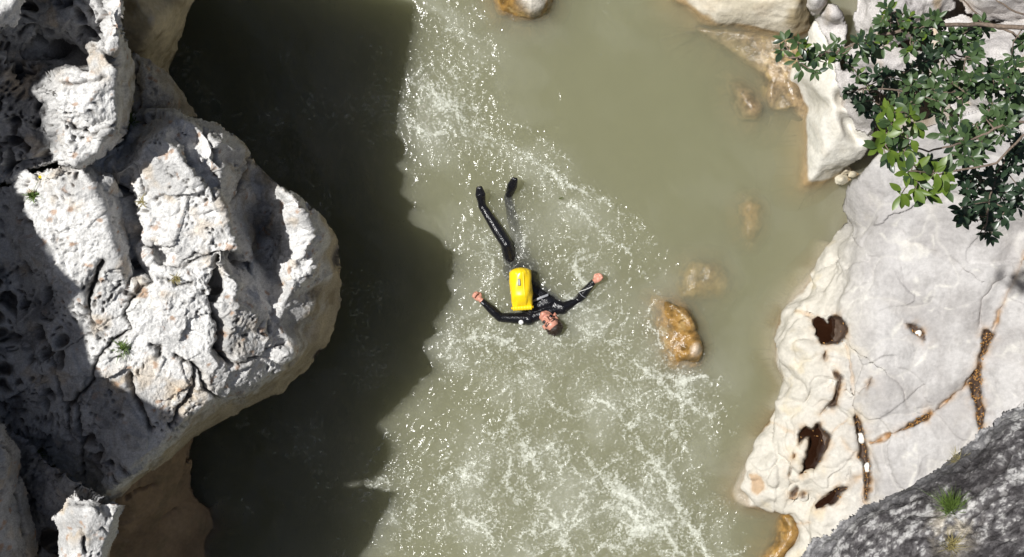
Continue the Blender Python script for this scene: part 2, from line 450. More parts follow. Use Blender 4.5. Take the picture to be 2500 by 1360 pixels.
B_pts = [
    # left slab
    (70, 445, 3.12), (140, 415, 3.18), (200, 410, 3.15), (228, 455, 3.14), (258, 530, 3.06), (276, 600, 3.00), (296, 655, 2.95), (62, 520, 3.06), (85, 575, 3.04),
    (130, 640, 3.00), (190, 700, 2.95), (180, 560, 3.10), (150, 480, 3.14), (230, 640, 3.00),
    # gully beside it
    (246, 420, 2.75), (288, 490, 2.62), (305, 560, 2.58), (325, 620, 2.55), (340, 672, 2.55), (262, 392, 2.72), (310, 360, 2.60), (330, 330, 2.60), (310, 430, 2.66),
    (355, 620, 2.72), (375, 640, 2.72), (345, 590, 2.68), (372, 600, 2.55), (392, 622, 2.55),
    # big lit slab
    (292, 425, 2.85), (338, 392, 2.92), (355, 347, 2.96), (400, 347, 2.96), (432, 368, 2.95), (456, 408, 2.92), (490, 455, 2.88), (530, 478, 2.84), (551, 515, 2.80), (566, 570, 2.74),
    (582, 605, 2.72), (545, 620, 2.74), (485, 614, 2.76), (425, 604, 2.80), (385, 570, 2.80), (358, 530, 2.80), (355, 490, 2.82), (335, 452, 2.84), (450, 520, 2.86),
    (500, 650, 2.72), (545, 655, 2.70), (430, 640, 2.72),
    # plates above it
    (450, 352, 2.80), (468, 398, 2.74), (505, 445, 2.68), (540, 465, 2.66), (430, 290, 2.78), (408, 305, 2.84), (470, 300, 2.72), (500, 330, 2.72), (545, 345, 2.66),
    (575, 362, 2.55), (545, 410, 2.70), (545, 455, 2.66), (515, 380, 2.72), (600, 372, 2.30, 0.6), (480, 340, 2.64), (590, 358, 2.36), (440, 330, 2.66),
    # shaded dish
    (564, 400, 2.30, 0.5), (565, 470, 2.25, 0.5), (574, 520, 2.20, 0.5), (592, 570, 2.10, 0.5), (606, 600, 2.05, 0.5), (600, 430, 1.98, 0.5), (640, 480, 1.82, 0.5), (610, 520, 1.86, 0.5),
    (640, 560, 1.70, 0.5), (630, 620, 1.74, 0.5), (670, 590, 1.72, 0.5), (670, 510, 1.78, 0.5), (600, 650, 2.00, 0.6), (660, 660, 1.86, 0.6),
    # right lit facet
    (684, 460, 2.18), (728, 492, 2.21), (745, 525, 2.18), (762, 565, 2.11), (786, 585, 2.00), (786, 640, 1.90), (716, 700, 2.18), (692, 660, 2.14), (712, 612, 2.08), (690, 545, 2.10),
    (740, 620, 2.16), (755, 600, 2.08), (770, 650, 2.06),
    # scalloped nose
    (735, 720, 1.88, 0.5), (755, 760, 1.91, 0.5), (690, 742, 2.14, 0.8), (650, 720, 2.02, 0.7), (670, 790, 2.10, 0.9), (720, 800, 1.84, 0.5), (725, 840, 1.96, 0.6), (795, 700, 1.61, 0.1), (800, 620, 1.61, 0.1), (780, 790, 1.56, 0.1),
    (770, 840, 1.51, 0), (620, 690, 2.10, 0.8), (700, 700, 2.02, 0.6), (610, 640, 2.10, 0.8),
    # lower plateau
    (300, 700, 2.85), (270, 740, 2.86), (340, 690, 2.78), (375, 665, 2.70), (410, 668, 2.78), (500, 672, 2.72), (555, 668, 2.66), (232, 808, 2.86), (300, 830, 2.78), (390, 800, 2.78),
    (470, 790, 2.70), (520, 740, 2.66), (535, 700, 2.60), (585, 690, 2.60), (570, 740, 2.58), (615, 770, 2.42), (580, 800, 2.50), (640, 830, 2.26), (600, 850, 2.40),
    (505, 830, 2.66), (470, 880, 2.66), (400, 900, 2.72), (320, 900, 2.76), (260, 900, 2.78), (540, 880, 2.54), (215, 880, 2.80),
    (706, 868, 2.11, 0.8), (655, 905, 2.05, 0.9), (590, 955, 2.20), (575, 905, 2.38), (530, 955, 2.40), (520, 905, 2.52), (463, 1015, 2.50), (440, 960, 2.62), (388, 1088, 2.56), (380, 1000, 2.68), (312, 1145, 2.55, 1.4), (262, 1200, 2.50, 1.2),
    (540, 968, 2.18, 0.5), (470, 1030, 2.20, 0.2), (395, 1102, 2.28, 0.2), (600, 966, 1.95, 0.3), (665, 920, 1.80, 0.2), (718, 880, 1.86, 0.2), (320, 1160, 2.25, 0.3), (270, 1215, 2.20, 0.3),
    # shaded, pitted left part, stone darkened to deepen the shade
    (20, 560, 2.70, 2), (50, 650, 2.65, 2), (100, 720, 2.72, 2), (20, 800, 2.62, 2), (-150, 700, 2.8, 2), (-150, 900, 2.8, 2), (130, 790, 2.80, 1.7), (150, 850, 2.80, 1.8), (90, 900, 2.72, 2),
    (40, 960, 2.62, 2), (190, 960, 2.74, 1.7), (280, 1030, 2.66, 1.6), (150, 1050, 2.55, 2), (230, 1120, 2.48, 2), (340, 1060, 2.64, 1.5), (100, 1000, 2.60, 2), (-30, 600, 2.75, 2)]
B_cr = [
    ([(525, 640), (535, 700), (520, 750), (545, 790), (535, 850), (560, 890)], 9, 0.16),
    ([(430, 870), (470, 885), (490, 905), (500, 945), (525, 965)], 5, 0.07),
    ([(480, 900), (465, 960), (440, 1000), (415, 1040)], 6, 0.06),
    ([(345, 700), (300, 760), (320, 800), (280, 830), (240, 870), (230, 930), (165, 985)], 4, 0.06),
    ([(105, 830), (130, 900), (155, 985), (190, 985), (200, 1060), (200, 1170)], 4, 0.07),
    ([(165, 985), (170, 1060), (195, 1090)], 4, 0.05),
    ([(250, 640), (215, 720), (225, 800)], 8, 0.12),
    ([(335, 590), (345, 560), (320, 500), (290, 440), (270, 420)], 9, 0.10),
    ([(355, 605), (385, 640), (440, 650), (520, 620), (560, 615)], 4, 0.05),
    ([(620, 365), (605, 420), (580, 470), (572, 490)], 3, 0.04),
    ([(455, 395), (490, 450), (530, 480)], 4, 0.05), ([(430, 335), (450, 360), (470, 405)], 4, 0.05), ([(500, 320), (530, 370), (545, 430)], 4, 0.05),
    ([(330, 640), (370, 690), (330, 720)], 5, 0.06), ([(390, 680), (430, 695), (470, 690)], 4, 0.05),
    ([(330, 400), (338, 440), (348, 470)], 3, 0.04), ([(445, 640), (480, 620), (510, 625)], 3, 0.03),
    ([(310, 920), (325, 965), (345, 1000), (370, 1050)], 7, 0.08), ([(145, 860), (250, 800), (345, 740)], 2, 0.02),
    ([(560, 620), (580, 640), (600, 650)], 6, 0.08), ([(570, 890), (600, 880), (640, 860), (690, 840)], 4, 0.04), ([(370, 840), (395, 850), (385, 875)], 7, 0.07)]
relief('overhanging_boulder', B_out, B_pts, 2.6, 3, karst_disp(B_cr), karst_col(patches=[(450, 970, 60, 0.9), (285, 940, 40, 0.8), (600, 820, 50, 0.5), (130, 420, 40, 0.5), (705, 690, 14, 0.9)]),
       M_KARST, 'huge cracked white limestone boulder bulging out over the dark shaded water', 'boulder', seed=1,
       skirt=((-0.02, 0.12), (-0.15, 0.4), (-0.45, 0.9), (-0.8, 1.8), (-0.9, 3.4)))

# ---- block above it with the hollowed shaded part
A_out = [(-260, -420, 3.3, 2), (60, -420, 3.3, 2), (200, -420, 3.5, 2), (310, -420, 3.6), (300, -200, 3.55), (296, -90, 3.5), (300, 0, 3.45), (306, 70, 3.4), (318, 110, 3.0, 0.4), (326, 160, 2.9, 0.3), (330, 220, 2.8, 0.3), (322, 285, 2.75, 0.3),
         (300, 345, 2.9, 0.4), (240, 388, 3.05, 0.8), (178, 416, 3.1), (140, 398, 3.1), (60, 426, 3.0, 1.5), (-80, 480, 2.9, 2), (-260, 490, 2.9, 2)]
A_pts = [(280, 62, 3.6), (296, 72, 3.56), (257, 129, 3.55), (216, 154, 3.55), (154, 190, 3.58), (134, 226, 3.55), (147, 288, 3.5), (165, 360, 3.42), (175, 402, 3.36), (237, 374, 3.38), (288, 330, 3.4),
         (288, 288, 3.46), (280, 216, 3.52), (284, 170, 3.55), (292, 120, 3.52), (210, 260, 3.56), (215, 315, 3.44), (250, 330, 3.52), (240, 210, 3.6),
         (300, 160, 3.25, 0.5), (298, 220, 3.2, 0.5), (304, 290, 3.15, 0.5), (298, 336, 3.1, 0.5), (308, 200, 3.0, 0.3),
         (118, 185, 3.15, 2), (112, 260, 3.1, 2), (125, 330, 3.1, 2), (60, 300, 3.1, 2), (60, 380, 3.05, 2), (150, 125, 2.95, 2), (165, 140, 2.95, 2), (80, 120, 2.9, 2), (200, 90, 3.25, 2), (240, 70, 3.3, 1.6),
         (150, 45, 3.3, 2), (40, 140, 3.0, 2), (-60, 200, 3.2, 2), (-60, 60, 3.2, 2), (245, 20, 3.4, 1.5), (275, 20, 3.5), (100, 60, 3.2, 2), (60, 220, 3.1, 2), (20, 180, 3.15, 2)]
A_cr = [([(235, -20), (245, 30), (240, 80), (260, 130), (280, 165)], 4, 0.10), ([(150, 300), (220, 330), (285, 300)], 3, 0.03), ([(150, 200), (220, 200), (260, 190)], 4, 0.04),
        ([(130, 125), (150, 120), (185, 135)], 18, 0.16), ([(202, 155), (205, 160)], 12, 0.12), ([(30, 175), (80, 175)], 9, 0.08), ([(40, 90), (70, 65), (110, 75)], 6, 0.06), ([(180, -10), (160, 10)], 10, 0.1)]
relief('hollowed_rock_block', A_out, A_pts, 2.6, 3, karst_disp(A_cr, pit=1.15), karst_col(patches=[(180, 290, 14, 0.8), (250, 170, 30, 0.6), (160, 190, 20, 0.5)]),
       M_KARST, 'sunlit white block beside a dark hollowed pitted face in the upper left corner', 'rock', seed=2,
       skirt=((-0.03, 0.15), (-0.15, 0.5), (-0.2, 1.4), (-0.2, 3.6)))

# ---- small boulder wedged behind, tan water-worn rock at the top, low tan rock at the bottom
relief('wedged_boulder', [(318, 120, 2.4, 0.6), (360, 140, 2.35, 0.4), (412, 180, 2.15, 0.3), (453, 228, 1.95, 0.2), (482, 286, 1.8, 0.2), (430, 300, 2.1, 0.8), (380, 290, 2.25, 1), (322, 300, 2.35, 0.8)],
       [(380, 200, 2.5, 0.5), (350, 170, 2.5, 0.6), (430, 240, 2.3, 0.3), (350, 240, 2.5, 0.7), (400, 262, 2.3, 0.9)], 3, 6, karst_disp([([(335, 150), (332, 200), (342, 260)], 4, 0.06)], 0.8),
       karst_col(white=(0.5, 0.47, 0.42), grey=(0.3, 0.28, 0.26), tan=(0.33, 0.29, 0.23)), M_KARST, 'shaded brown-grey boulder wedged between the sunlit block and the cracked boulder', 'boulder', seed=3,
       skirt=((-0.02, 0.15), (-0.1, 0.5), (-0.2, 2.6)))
relief('tan_river_rock', [(296, -90, 2.2, 0), (500, -90, 1.6, 0), (481, 0, 1.5, 0), (458, 46, 1.3, 0), (437, 113, 1.1, 0), (414, 182, 0.85, 0), (360, 165, 1.5, 0), (310, 150, 1.8, 0), (298, 60, 2.1, 0)],
       [(380, 60, 2.25, 0.1), (350, 110, 2.0, 0), (420, 30, 1.95, 0), (405, 110, 1.65, 0), (340, 20, 2.35, 0.2)], 3, 10, karst_disp((), 1.4), karst_col(tan=(0.66, 0.57, 0.40)), M_SMOOTH,
       'smooth tan water-worn rock in shade at the top edge, left of the dark water', 'rock', seed=4, skirt=((0.0, 0.15), (-0.05, 0.6), (-0.1, 2.6)))
relief_shore('low_tan_rock', [(285, 1200, 1.3, 0), (400, 1060, 1.2, 0), (472, 1062, 0.8, 0), (466, 1120, 0.55, 0), (470, 1180, 0.4, 0), (482, 1225, 0.22, 0), (505, 1255, 0.1, 0), (538, 1290, -0.02, 0), (528, 1310, -0.04, 0), (505, 1318, 0.0, 0), (500, 1370, 0.0, 0),
       (498, 1450, 0.0, 0), (230, 1450, 0.7, 0), (240, 1300, 1.0, 0)],
       [(330, 1200, 1.2, 0), (400, 1180, 0.85, 0), (430, 1130, 0.9, 0), (440, 1250, 0.45, 0), (380, 1280, 0.62, 0), (420, 1340, 0.35, 0), (340, 1360, 0.6, 0), (465, 1290, 0.25, 0), (300, 1300, 0.9, 0), (470, 1240, 0.3, 0)],
       3, 10, karst_disp([([(305, 1215), (340, 1195), (380, 1185)], 4, 0.08), ([(448, 1160), (460, 1110)], 3, 0.04), ([(400, 1260), (430, 1250)], 6, 0.04)], 1.7), karst_col(tan=(0.36, 0.26, 0.17)), M_SMOOTH,
       'low brown rock in deep shade at the waterline under the big boulder', 'rock', seed=5, skirt=((0.05, 0.1), (0.1, 0.35), (0.1, 1.2)))

# ---- bottom left rocks
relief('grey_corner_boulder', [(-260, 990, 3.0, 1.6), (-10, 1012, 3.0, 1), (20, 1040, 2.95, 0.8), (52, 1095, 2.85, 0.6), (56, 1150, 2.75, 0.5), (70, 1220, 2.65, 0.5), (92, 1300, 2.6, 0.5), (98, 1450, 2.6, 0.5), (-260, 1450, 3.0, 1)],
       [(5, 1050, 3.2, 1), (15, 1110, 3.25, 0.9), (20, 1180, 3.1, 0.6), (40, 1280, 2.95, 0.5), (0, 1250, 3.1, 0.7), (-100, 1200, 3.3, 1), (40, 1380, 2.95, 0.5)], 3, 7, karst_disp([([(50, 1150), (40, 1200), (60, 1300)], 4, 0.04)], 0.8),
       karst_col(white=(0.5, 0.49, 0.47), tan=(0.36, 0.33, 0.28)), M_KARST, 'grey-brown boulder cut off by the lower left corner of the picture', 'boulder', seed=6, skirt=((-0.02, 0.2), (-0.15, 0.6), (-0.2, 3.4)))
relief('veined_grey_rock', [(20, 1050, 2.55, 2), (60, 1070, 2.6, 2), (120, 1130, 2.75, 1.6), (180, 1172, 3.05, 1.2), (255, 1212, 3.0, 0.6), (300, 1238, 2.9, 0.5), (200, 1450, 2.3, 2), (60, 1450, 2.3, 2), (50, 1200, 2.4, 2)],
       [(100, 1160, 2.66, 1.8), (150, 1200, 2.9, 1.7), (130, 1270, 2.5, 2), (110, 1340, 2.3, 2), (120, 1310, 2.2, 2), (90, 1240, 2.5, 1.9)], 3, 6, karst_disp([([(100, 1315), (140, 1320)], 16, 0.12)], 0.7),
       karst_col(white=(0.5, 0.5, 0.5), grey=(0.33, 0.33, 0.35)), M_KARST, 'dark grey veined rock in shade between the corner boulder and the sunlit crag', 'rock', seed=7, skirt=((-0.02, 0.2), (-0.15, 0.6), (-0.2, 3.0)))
relief('sunlit_crag', [(128, 1262, 3.25), (158, 1225, 3.38), (180, 1193, 3.43), (200, 1222, 3.43), (222, 1214, 3.43), (260, 1226, 3.38), (308, 1230, 3.33), (296, 1262, 3.18, 0.4), (288, 1300, 3.08, 0.3), (274, 1345, 3.03, 0.3), (255, 1450, 3.08, 0.4), (250, 1750, 3.28, 0.4), (120, 1750, 3.28), (160, 1450, 3.18), (138, 1350, 3.2), (140, 1305, 3.25)],
       [(285, 1240, 3.50), (225, 1240, 3.54), (180, 1240, 3.52), (272, 1280, 3.43), (255, 1330, 3.36), (240, 1390, 3.33), (190, 1320, 3.48), (215, 1290, 3.50), (200, 1400, 3.38)], 2.6, 3,
       karst_disp([([(192, 1295), (205, 1320), (212, 1350)], 4, 0.06), ([(244, 1290), (258, 1297)], 4, 0.05)], 0.3), karst_col(warm_amt=0.7, patches=[(180, 1300, 25, 0.7), (215, 1325, 12, 0.9)]), M_KARST,
       'small brightly sunlit white crag at the lower left edge, pointed at its top right', 'rock', seed=8, skirt=((-0.02, 0.2), (-0.12, 0.6), (-0.2, 2.0), (-0.2, 3.2)))
relief('bright_corner_rock', [(-260, -90, 4.0), (60, -90, 3.9), (50, -10, 3.85), (54, 40, 3.75), (30, 72, 3.7), (0, 92, 3.6), (-80, 120, 3.6), (-260, 120, 3.6)],
       [(20, 20, 4.0), (-40, 40, 4.05), (40, 0, 4.0)], 3.5, 5, karst_disp((), 0.8), karst_col(), M_KARST, 'bright white rock cut off by the upper left corner', 'rock', seed=9, skirt=((-0.02, 0.2), (-0.2, 0.6), (-0.3, 1.2)))

# ---- unseen gorge wall at left, rim shaped to shade the left bank
def unseen_gorge_wall():
    sh = [(-250, -120), (-120, -60), (10, 100), (130, 130), (215, 150), (150, 190), (128, 230), (140, 330), (150, 400), (60, 425), (35, 450), (75, 515), (98, 566), (134, 633), (195, 705), (140, 750), (160, 800), (175, 876), (201, 928), (273, 969),
          (335, 1010), (371, 1056), (384, 1095), (368, 1150), (325, 1192), (250, 1198), (195, 1188), (168, 1215), (155, 1245), (168, 1300), (160, 1360), (170, 1480), (180, 1700)]
    rim = []
    for i, (u, v) in enumerate(sh):
        p = Wp(u, v, 3.0)
        t = (7.0 - 3.0) / math.sin(SUN_EL)
        rim.append(p - sun_d * t)
    # resample
    R = []
    for a, b in zip(rim[:-1], rim[1:]):
        k = max(2, int((b - a).length / 0.06))
        R += [a.lerp(b, j / k) for j in range(k)]
    R.append(rim[-1])
    R = [Vector((-11, 14, 7.2)), Vector((-8, 8, 7.1)), Vector((-6.9, 4.8, 7))] + R + [Vector((-6, -8, 7.1)), Vector((-7, -14, 7.2))]
    prof = [(-9.0, 11.5), (-5.0, 6.0), (-1.6, 1.8), (-0.4, 0.3), (0, 0), (-0.05, -0.3), (-0.25, -0.9), (-0.2, -1.8), (-0.1, -2.8), (0.1, -4.0), (0.2, -5.5), (0.4, -8.2)]  # upper slope raised to block skylight from the left
    n, m = len(R), len(prof)
    V = np.array([[r.x + o, r.y, r.z + dz] for (o, dz) in prof for r in R])
    off = np.repeat(np.array([0.3, .25, .15, .05, 0.0, .04, .1, .2, .25, .25, .25, .25]), n)
    V[:, 0] += fbm(V * 1.5, 4, 3) * off * 1.2; V[:, 2] += fbm(V * 1.3, 3, 4) * off
    jj, ii = np.meshgrid(np.arange(m - 1), np.arange(n - 1), indexing='ij'); jj = jj.ravel(); ii = ii.ravel()
    Q = np.stack([jj * n + ii, (jj + 1) * n + ii, (jj + 1) * n + ii + 1, jj * n + ii + 1], 1)
    nr = vnormals(V, Q)
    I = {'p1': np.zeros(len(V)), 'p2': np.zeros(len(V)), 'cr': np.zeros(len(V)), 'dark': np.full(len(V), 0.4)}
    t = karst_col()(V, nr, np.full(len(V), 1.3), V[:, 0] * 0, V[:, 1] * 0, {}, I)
    o = link('unseen_gorge_wall', np_mesh('unseen_gorge_wall', V, Q, M_KARST, True, t))
    tag(o, 'tall grey gorge wall rising left of the boulders and shading them', 'cliff')
unseen_gorge_wall()
def sky_block_wall(rim, lab):  # unseen walls added up- and downstream to cut skylight and darken the shade
    R = []
    for a, b in zip(rim[:-1], rim[1:]):
        k = max(2, int((Vector(b) - Vector(a)).length / 0.25)); R += [Vector(a).lerp(Vector(b), j / k) for j in range(k)]
    n = len(R); prof = np.array([(2.5, 9), (1.2, 5), (0.4, 1.5), (0, 0), (0.1, -1), (0.3, -2), (0.1, -3), (0.0, -4.5), (-0.2, -6.5), (-0.3, -9.5)])
    V = []
    for (o, dz) in prof:
        for i, r in enumerate(R):
            t = (R[min(i + 1, n - 1)] - R[max(i - 1, 0)]).normalized(); nn = Vector((t.y, -t.x, 0)); c = Vector((0, 0, 0)) - r
            if nn.dot(c) > 0: nn = -nn
            V.append(r + nn * o + Vector((0, 0, dz)))
    V = np.array(V); m = len(prof)
    V[:, :2] += (np.stack([fbm(V * 0.6, 4, 3), fbm(V * 0.6, 4, 4)], 1)) * 0.5
    jj, ii = np.meshgrid(np.arange(m - 1), np.arange(n - 1), indexing='ij'); jj = jj.ravel(); ii = ii.ravel()
    Q = np.stack([jj * n + ii, (jj + 1) * n + ii, (jj + 1) * n + ii + 1, jj * n + ii + 1], 1)
    I = {'p1': np.zeros(len(V)), 'p2': np.zeros(len(V)), 'cr': np.zeros(len(V)), 'dark': np.full(len(V), 0.6)}
    t = karst_col()(V, V, np.full(len(V), 1.5), V[:, 0] * 0, V[:, 1] * 0, {}, I)
    tag(link('unseen_gorge_wall', np_mesh('unseen_gorge_wall', V, Q, M_KARST, True, t)), lab, 'cliff')
sky_block_wall([(-9, 6.0, 8), (-6, 6.6, 8), (-3, 7.2, 8.2), (0, 7.8, 8.4), (4, 8.6, 8.6), (9, 9, 8.8)], 'unseen grey gorge wall added beyond the top edge to cut the skylight')
sky_block_wall([(-9, -7.0, 7.8), (-6, -7.4, 8), (-2, -8, 8.2), (2, -8.6, 8.4), (7, -9, 8.6)], 'unseen grey gorge wall added beyond the bottom edge to cut the skylight')

# ---- right bank: pale slab with potholes
Z5 = lambda x, y: (1700 + x / 1.7, 560 + y / 1.7)
def z5(*l): return [Z5(*p) for p in l]
Z6 = lambda x, y: (1750 + x / 2.956, 900 + y / 2.956)
def z6(*l): return [Z6(*p) for p in l]
HOLES = [  # polygon, depth, edge width px
    (z5((485, 375), (505, 362), (528, 368), (542, 385), (556, 358), (600, 362), (625, 385), (634, 425), (622, 455), (590, 478), (545, 480), (515, 474), (495, 430)), 0.16, 9),
    (z6((582, 470), (600, 440), (645, 418), (690, 432), (725, 390), (750, 390), (770, 435), (835, 480), (800, 570), (760, 660), (710, 745), (640, 758), (595, 768), (610, 690), (650, 580), (660, 505), (640, 510), (590, 550)), 0.18, 8),
    (z6((710, 985), (760, 930), (850, 870), (880, 850), (960, 845), (930, 880), (890, 930), (850, 980), (780, 995), (720, 1015)), 0.14, 8),
    (z6((835, 0), (870, 30), (905, 50), (900, 110), (880, 180), (868, 255), (850, 275), (800, 280), (750, 325), (790, 265), (830, 230), (860, 150), (868, 90)), 0.12, 6),
    (z5((875, 390), (895, 395), (930, 408), (945, 430), (950, 465), (930, 450), (900, 430), (885, 412)), 0.07, 5),
    (z6((985, 350), (1000, 330), (1025, 345), (1045, 390), (1065, 450), (1080, 540), (1095, 640), (1110, 700), (1112, 790), (1100, 850), (1095, 940), (1068, 955), (1060, 900), (1068, 840), (1060, 760), (1050, 690), (1020, 640), (1022, 560), (1010, 500), (1000, 420)), 0.14, 6),
    (z6((527, 925), (545, 905), (570, 850), (585, 865), (575, 905), (545, 945)), 0.08, 5), (z6((607, 915), (625, 890), (642, 905), (625, 945), (608, 938)), 0.07, 5),
    (z6((538, 640), (555, 605), (567, 620), (555, 655), (540, 665)), 0.06, 4), (z6((520, 740), (535, 700), (548, 720), (535, 775), (525, 770)), 0.06, 4),
    (z5((528, 520), (538, 512), (545, 530), (538, 545), (530, 540)), 0.06, 4), (z6((1080, 130), (1110, 75), (1127, 70), (1118, 110), (1090, 135)), 0.02, 5),
    (z5((1190, 415), (1210, 420), (1235, 440), (1220, 480), (1195, 530), (1180, 560), (1188, 640), (1185, 690), (1200, 760), (1185, 830), (1170, 830), (1160, 760), (1140, 690), (1135, 640), (1120, 640), (1150, 590), (1172, 550), (1180, 470)), 0.08, 7),
    (z5((840, 840), (900, 790), (950, 765), (975, 760), (970, 780), (920, 810), (880, 830)), 0.045, 5)]
SLAB_CR = [
    (z5((1150, 590), (1100, 660), (1040, 715), (970, 765), (900, 805), (850, 832), (780, 865), (725, 885)), 4.5, 0.05, 1.15),
    (z5((1365, 100), (1345, 170), (1300, 260), (1260, 330), (1235, 420), (1190, 530)), 5, 0.035, 0.95),
    (z5((1280, 190), (1230, 215), (1200, 265), (1180, 290), (1175, 400)), 3, 0.03, 0.15),
    (z5((620, 470), (640, 560), (655, 660), (660, 760)), 3, 0.03, 0.55), (z5((415, 340), (445, 345), (485, 362)), 3, 0.015, 0.7),
    (z6((400, 390), (470, 420), (540, 460), (585, 465)), 3, 0.012, 0.5), (z6((830, 455), (890, 405), (950, 378)), 3, 0.01, 0.7), (z6((1060, 770), (1010, 790), (950, 845)), 8, 0.012, 0.7),
    (z6((585, 1115), (640, 1115), (680, 1100)), 5, 0.012, 0.8), (z6((900, 500), (960, 570), (1010, 600)), 6, 0.008, 0.5), (z6((585, 560), (530, 690), (525, 800), (560, 870)), 3, 0.02, 0.25),
    (z6((940, 800), (960, 730), (1005, 680)), 2.5, 0.02, 0.1), (z6((485, 1000), (530, 960), (545, 940)), 2.5, 0.02, 0.1), (z6((990, 150), (1030, 170), (1080, 130)), 3, 0.012, 0.5),
    (z5((850, 0), (880, 50), (960, 80), (1060, 130), (1180, 210)), 3, 0.012, 0.05), (z5((850, 150), (870, 230), (1000, 300)), 2, 0.008, 0.0), (z5((880, 260), (1000, 330), (1130, 420)), 2.5, 0.01, 0.0),
    (z5((640, 480), (760, 570), (850, 650), (880, 740), (960, 765)), 2.5, 0.012, 0.08), (z6((640, 1070), (665, 1010), (690, 950)), 2.5, 0.012, 0.15)]
S_out = [(2170, 345, 1.3), (2110, 420, 1.0), (2078, 470, 0.7, 0.8), (2066, 545, 0.25, 0.5), (2050, 580, 0.02, 0), (2010, 632, -0.02, 0), (1937, 710, -0.02, 0), (1903, 762, -0.02, 0), (1886, 813, -0.02, 0), (1885, 878, -0.02, 0), (1914, 936, -0.02, 0), (1903, 983, -0.02, 0), (1874, 1031, -0.02, 0),
         (1838, 1083, -0.02, 0), (1808, 1148, -0.02, 0), (1776, 1205, -0.03, 0), (1787, 1232, -0.03, 0), (1815, 1242, -0.02, 0), (1859, 1250, 0.0, 0), (1900, 1252, 0.02, 0), (1930, 1262, 0.02, 0), (1948, 1290, 0.03, 0), (1947, 1320, 0.03, 0), (1915, 1362, 0.02, 0), (1890, 1450, 0.0, 0),
         (2700, 1450, 1.6), (2700, 300, 2.0), (2400, 260, 1.8)]
S_pts = [(2078, 530, 0.75, 0.6), (2072, 600, 0.65, 0.5), (2080, 700, 0.7, 0.5), (2085, 780, 0.75, 0.5), (2088, 880, 0.72, 0.5), (2095, 1000, 0.7, 0.5), (2110, 1080, 0.66, 0.5), (2122, 1200, 0.6, 0.6),
         (2040, 620, 0.22, 0), (1990, 690, 0.24, 0), (1950, 740, 0.28, 0), (2030, 700, 0.48, 0), (2010, 760, 0.46, 0), (1930, 800, 0.30, 0), (1920, 870, 0.34, 0), (1960, 850, 0.44, 0), (2035, 850, 0.58, 0.3), (2000, 900, 0.52, 0), (1960, 950, 0.5, 0), (2020, 940, 0.55, 0.2), (2035, 985, 0.5, 0.2),
         (1940, 1000, 0.4, 0), (1900, 1050, 0.22, 0), (1990, 1010, 0.46, 0.1), (1870, 1090, 0.22, 0), (1900, 1090, 0.3, 0), (1925, 1130, 0.34, 0), (1880, 1150, 0.28, 0), (1835, 1150, 0.14, 0), (1810, 1190, 0.08, 0), (1835, 1215, 0.06, 0), (1868, 1225, 0.16, 0), (1920, 1200, 0.3, 0), (1890, 1240, 0.14, 0),
         (2050, 1100, 0.5, 0.2), (2020, 1150, 0.42, 0.1), (2060, 1180, 0.46, 0.2), (1970, 1190, 0.32, 0), (1960, 1250, 0.25, 0), (2000, 1260, 0.34, 0.1), (1985, 1310, 0.26, 0), (1980, 1380, 0.2, 0), (1935, 1230, 0.25, 0), (2060, 1250, 0.46, 0.2),
         (2105, 450, 0.95), (2180, 420, 1.15), (2150, 560, 0.95), (2140, 700, 0.92), (2150, 850, 0.9), (2150, 1000, 0.86), (2160, 1100, 0.82), (2160, 1200, 0.78), (2250, 500, 1.1), (2300, 600, 1.1), (2250, 700, 1.02), (2240, 800, 0.95), (2300, 850, 1.0),
         (2250, 920, 0.92), (2330, 950, 0.95), (2260, 1020, 0.88), (2300, 1000, 0.86), (2200, 1060, 0.82), (2300, 1080, 0.92), (2250, 1140, 0.86), (2380, 900, 1.02), (2400, 850, 1.0), (2405, 960, 0.9), (2450, 900, 1.12), (2450, 1000, 1.1), (2400, 700, 1.15), (2440, 600, 1.25),
         (2490, 560, 1.2), (2460, 640, 1.15), (2520, 800, 1.3), (2420, 780, 1.05), (2600, 900, 1.4), (2400, 400, 1.5), (2500, 450, 1.6), (2350, 1180, 0.95), (2500, 1200, 1.2)]
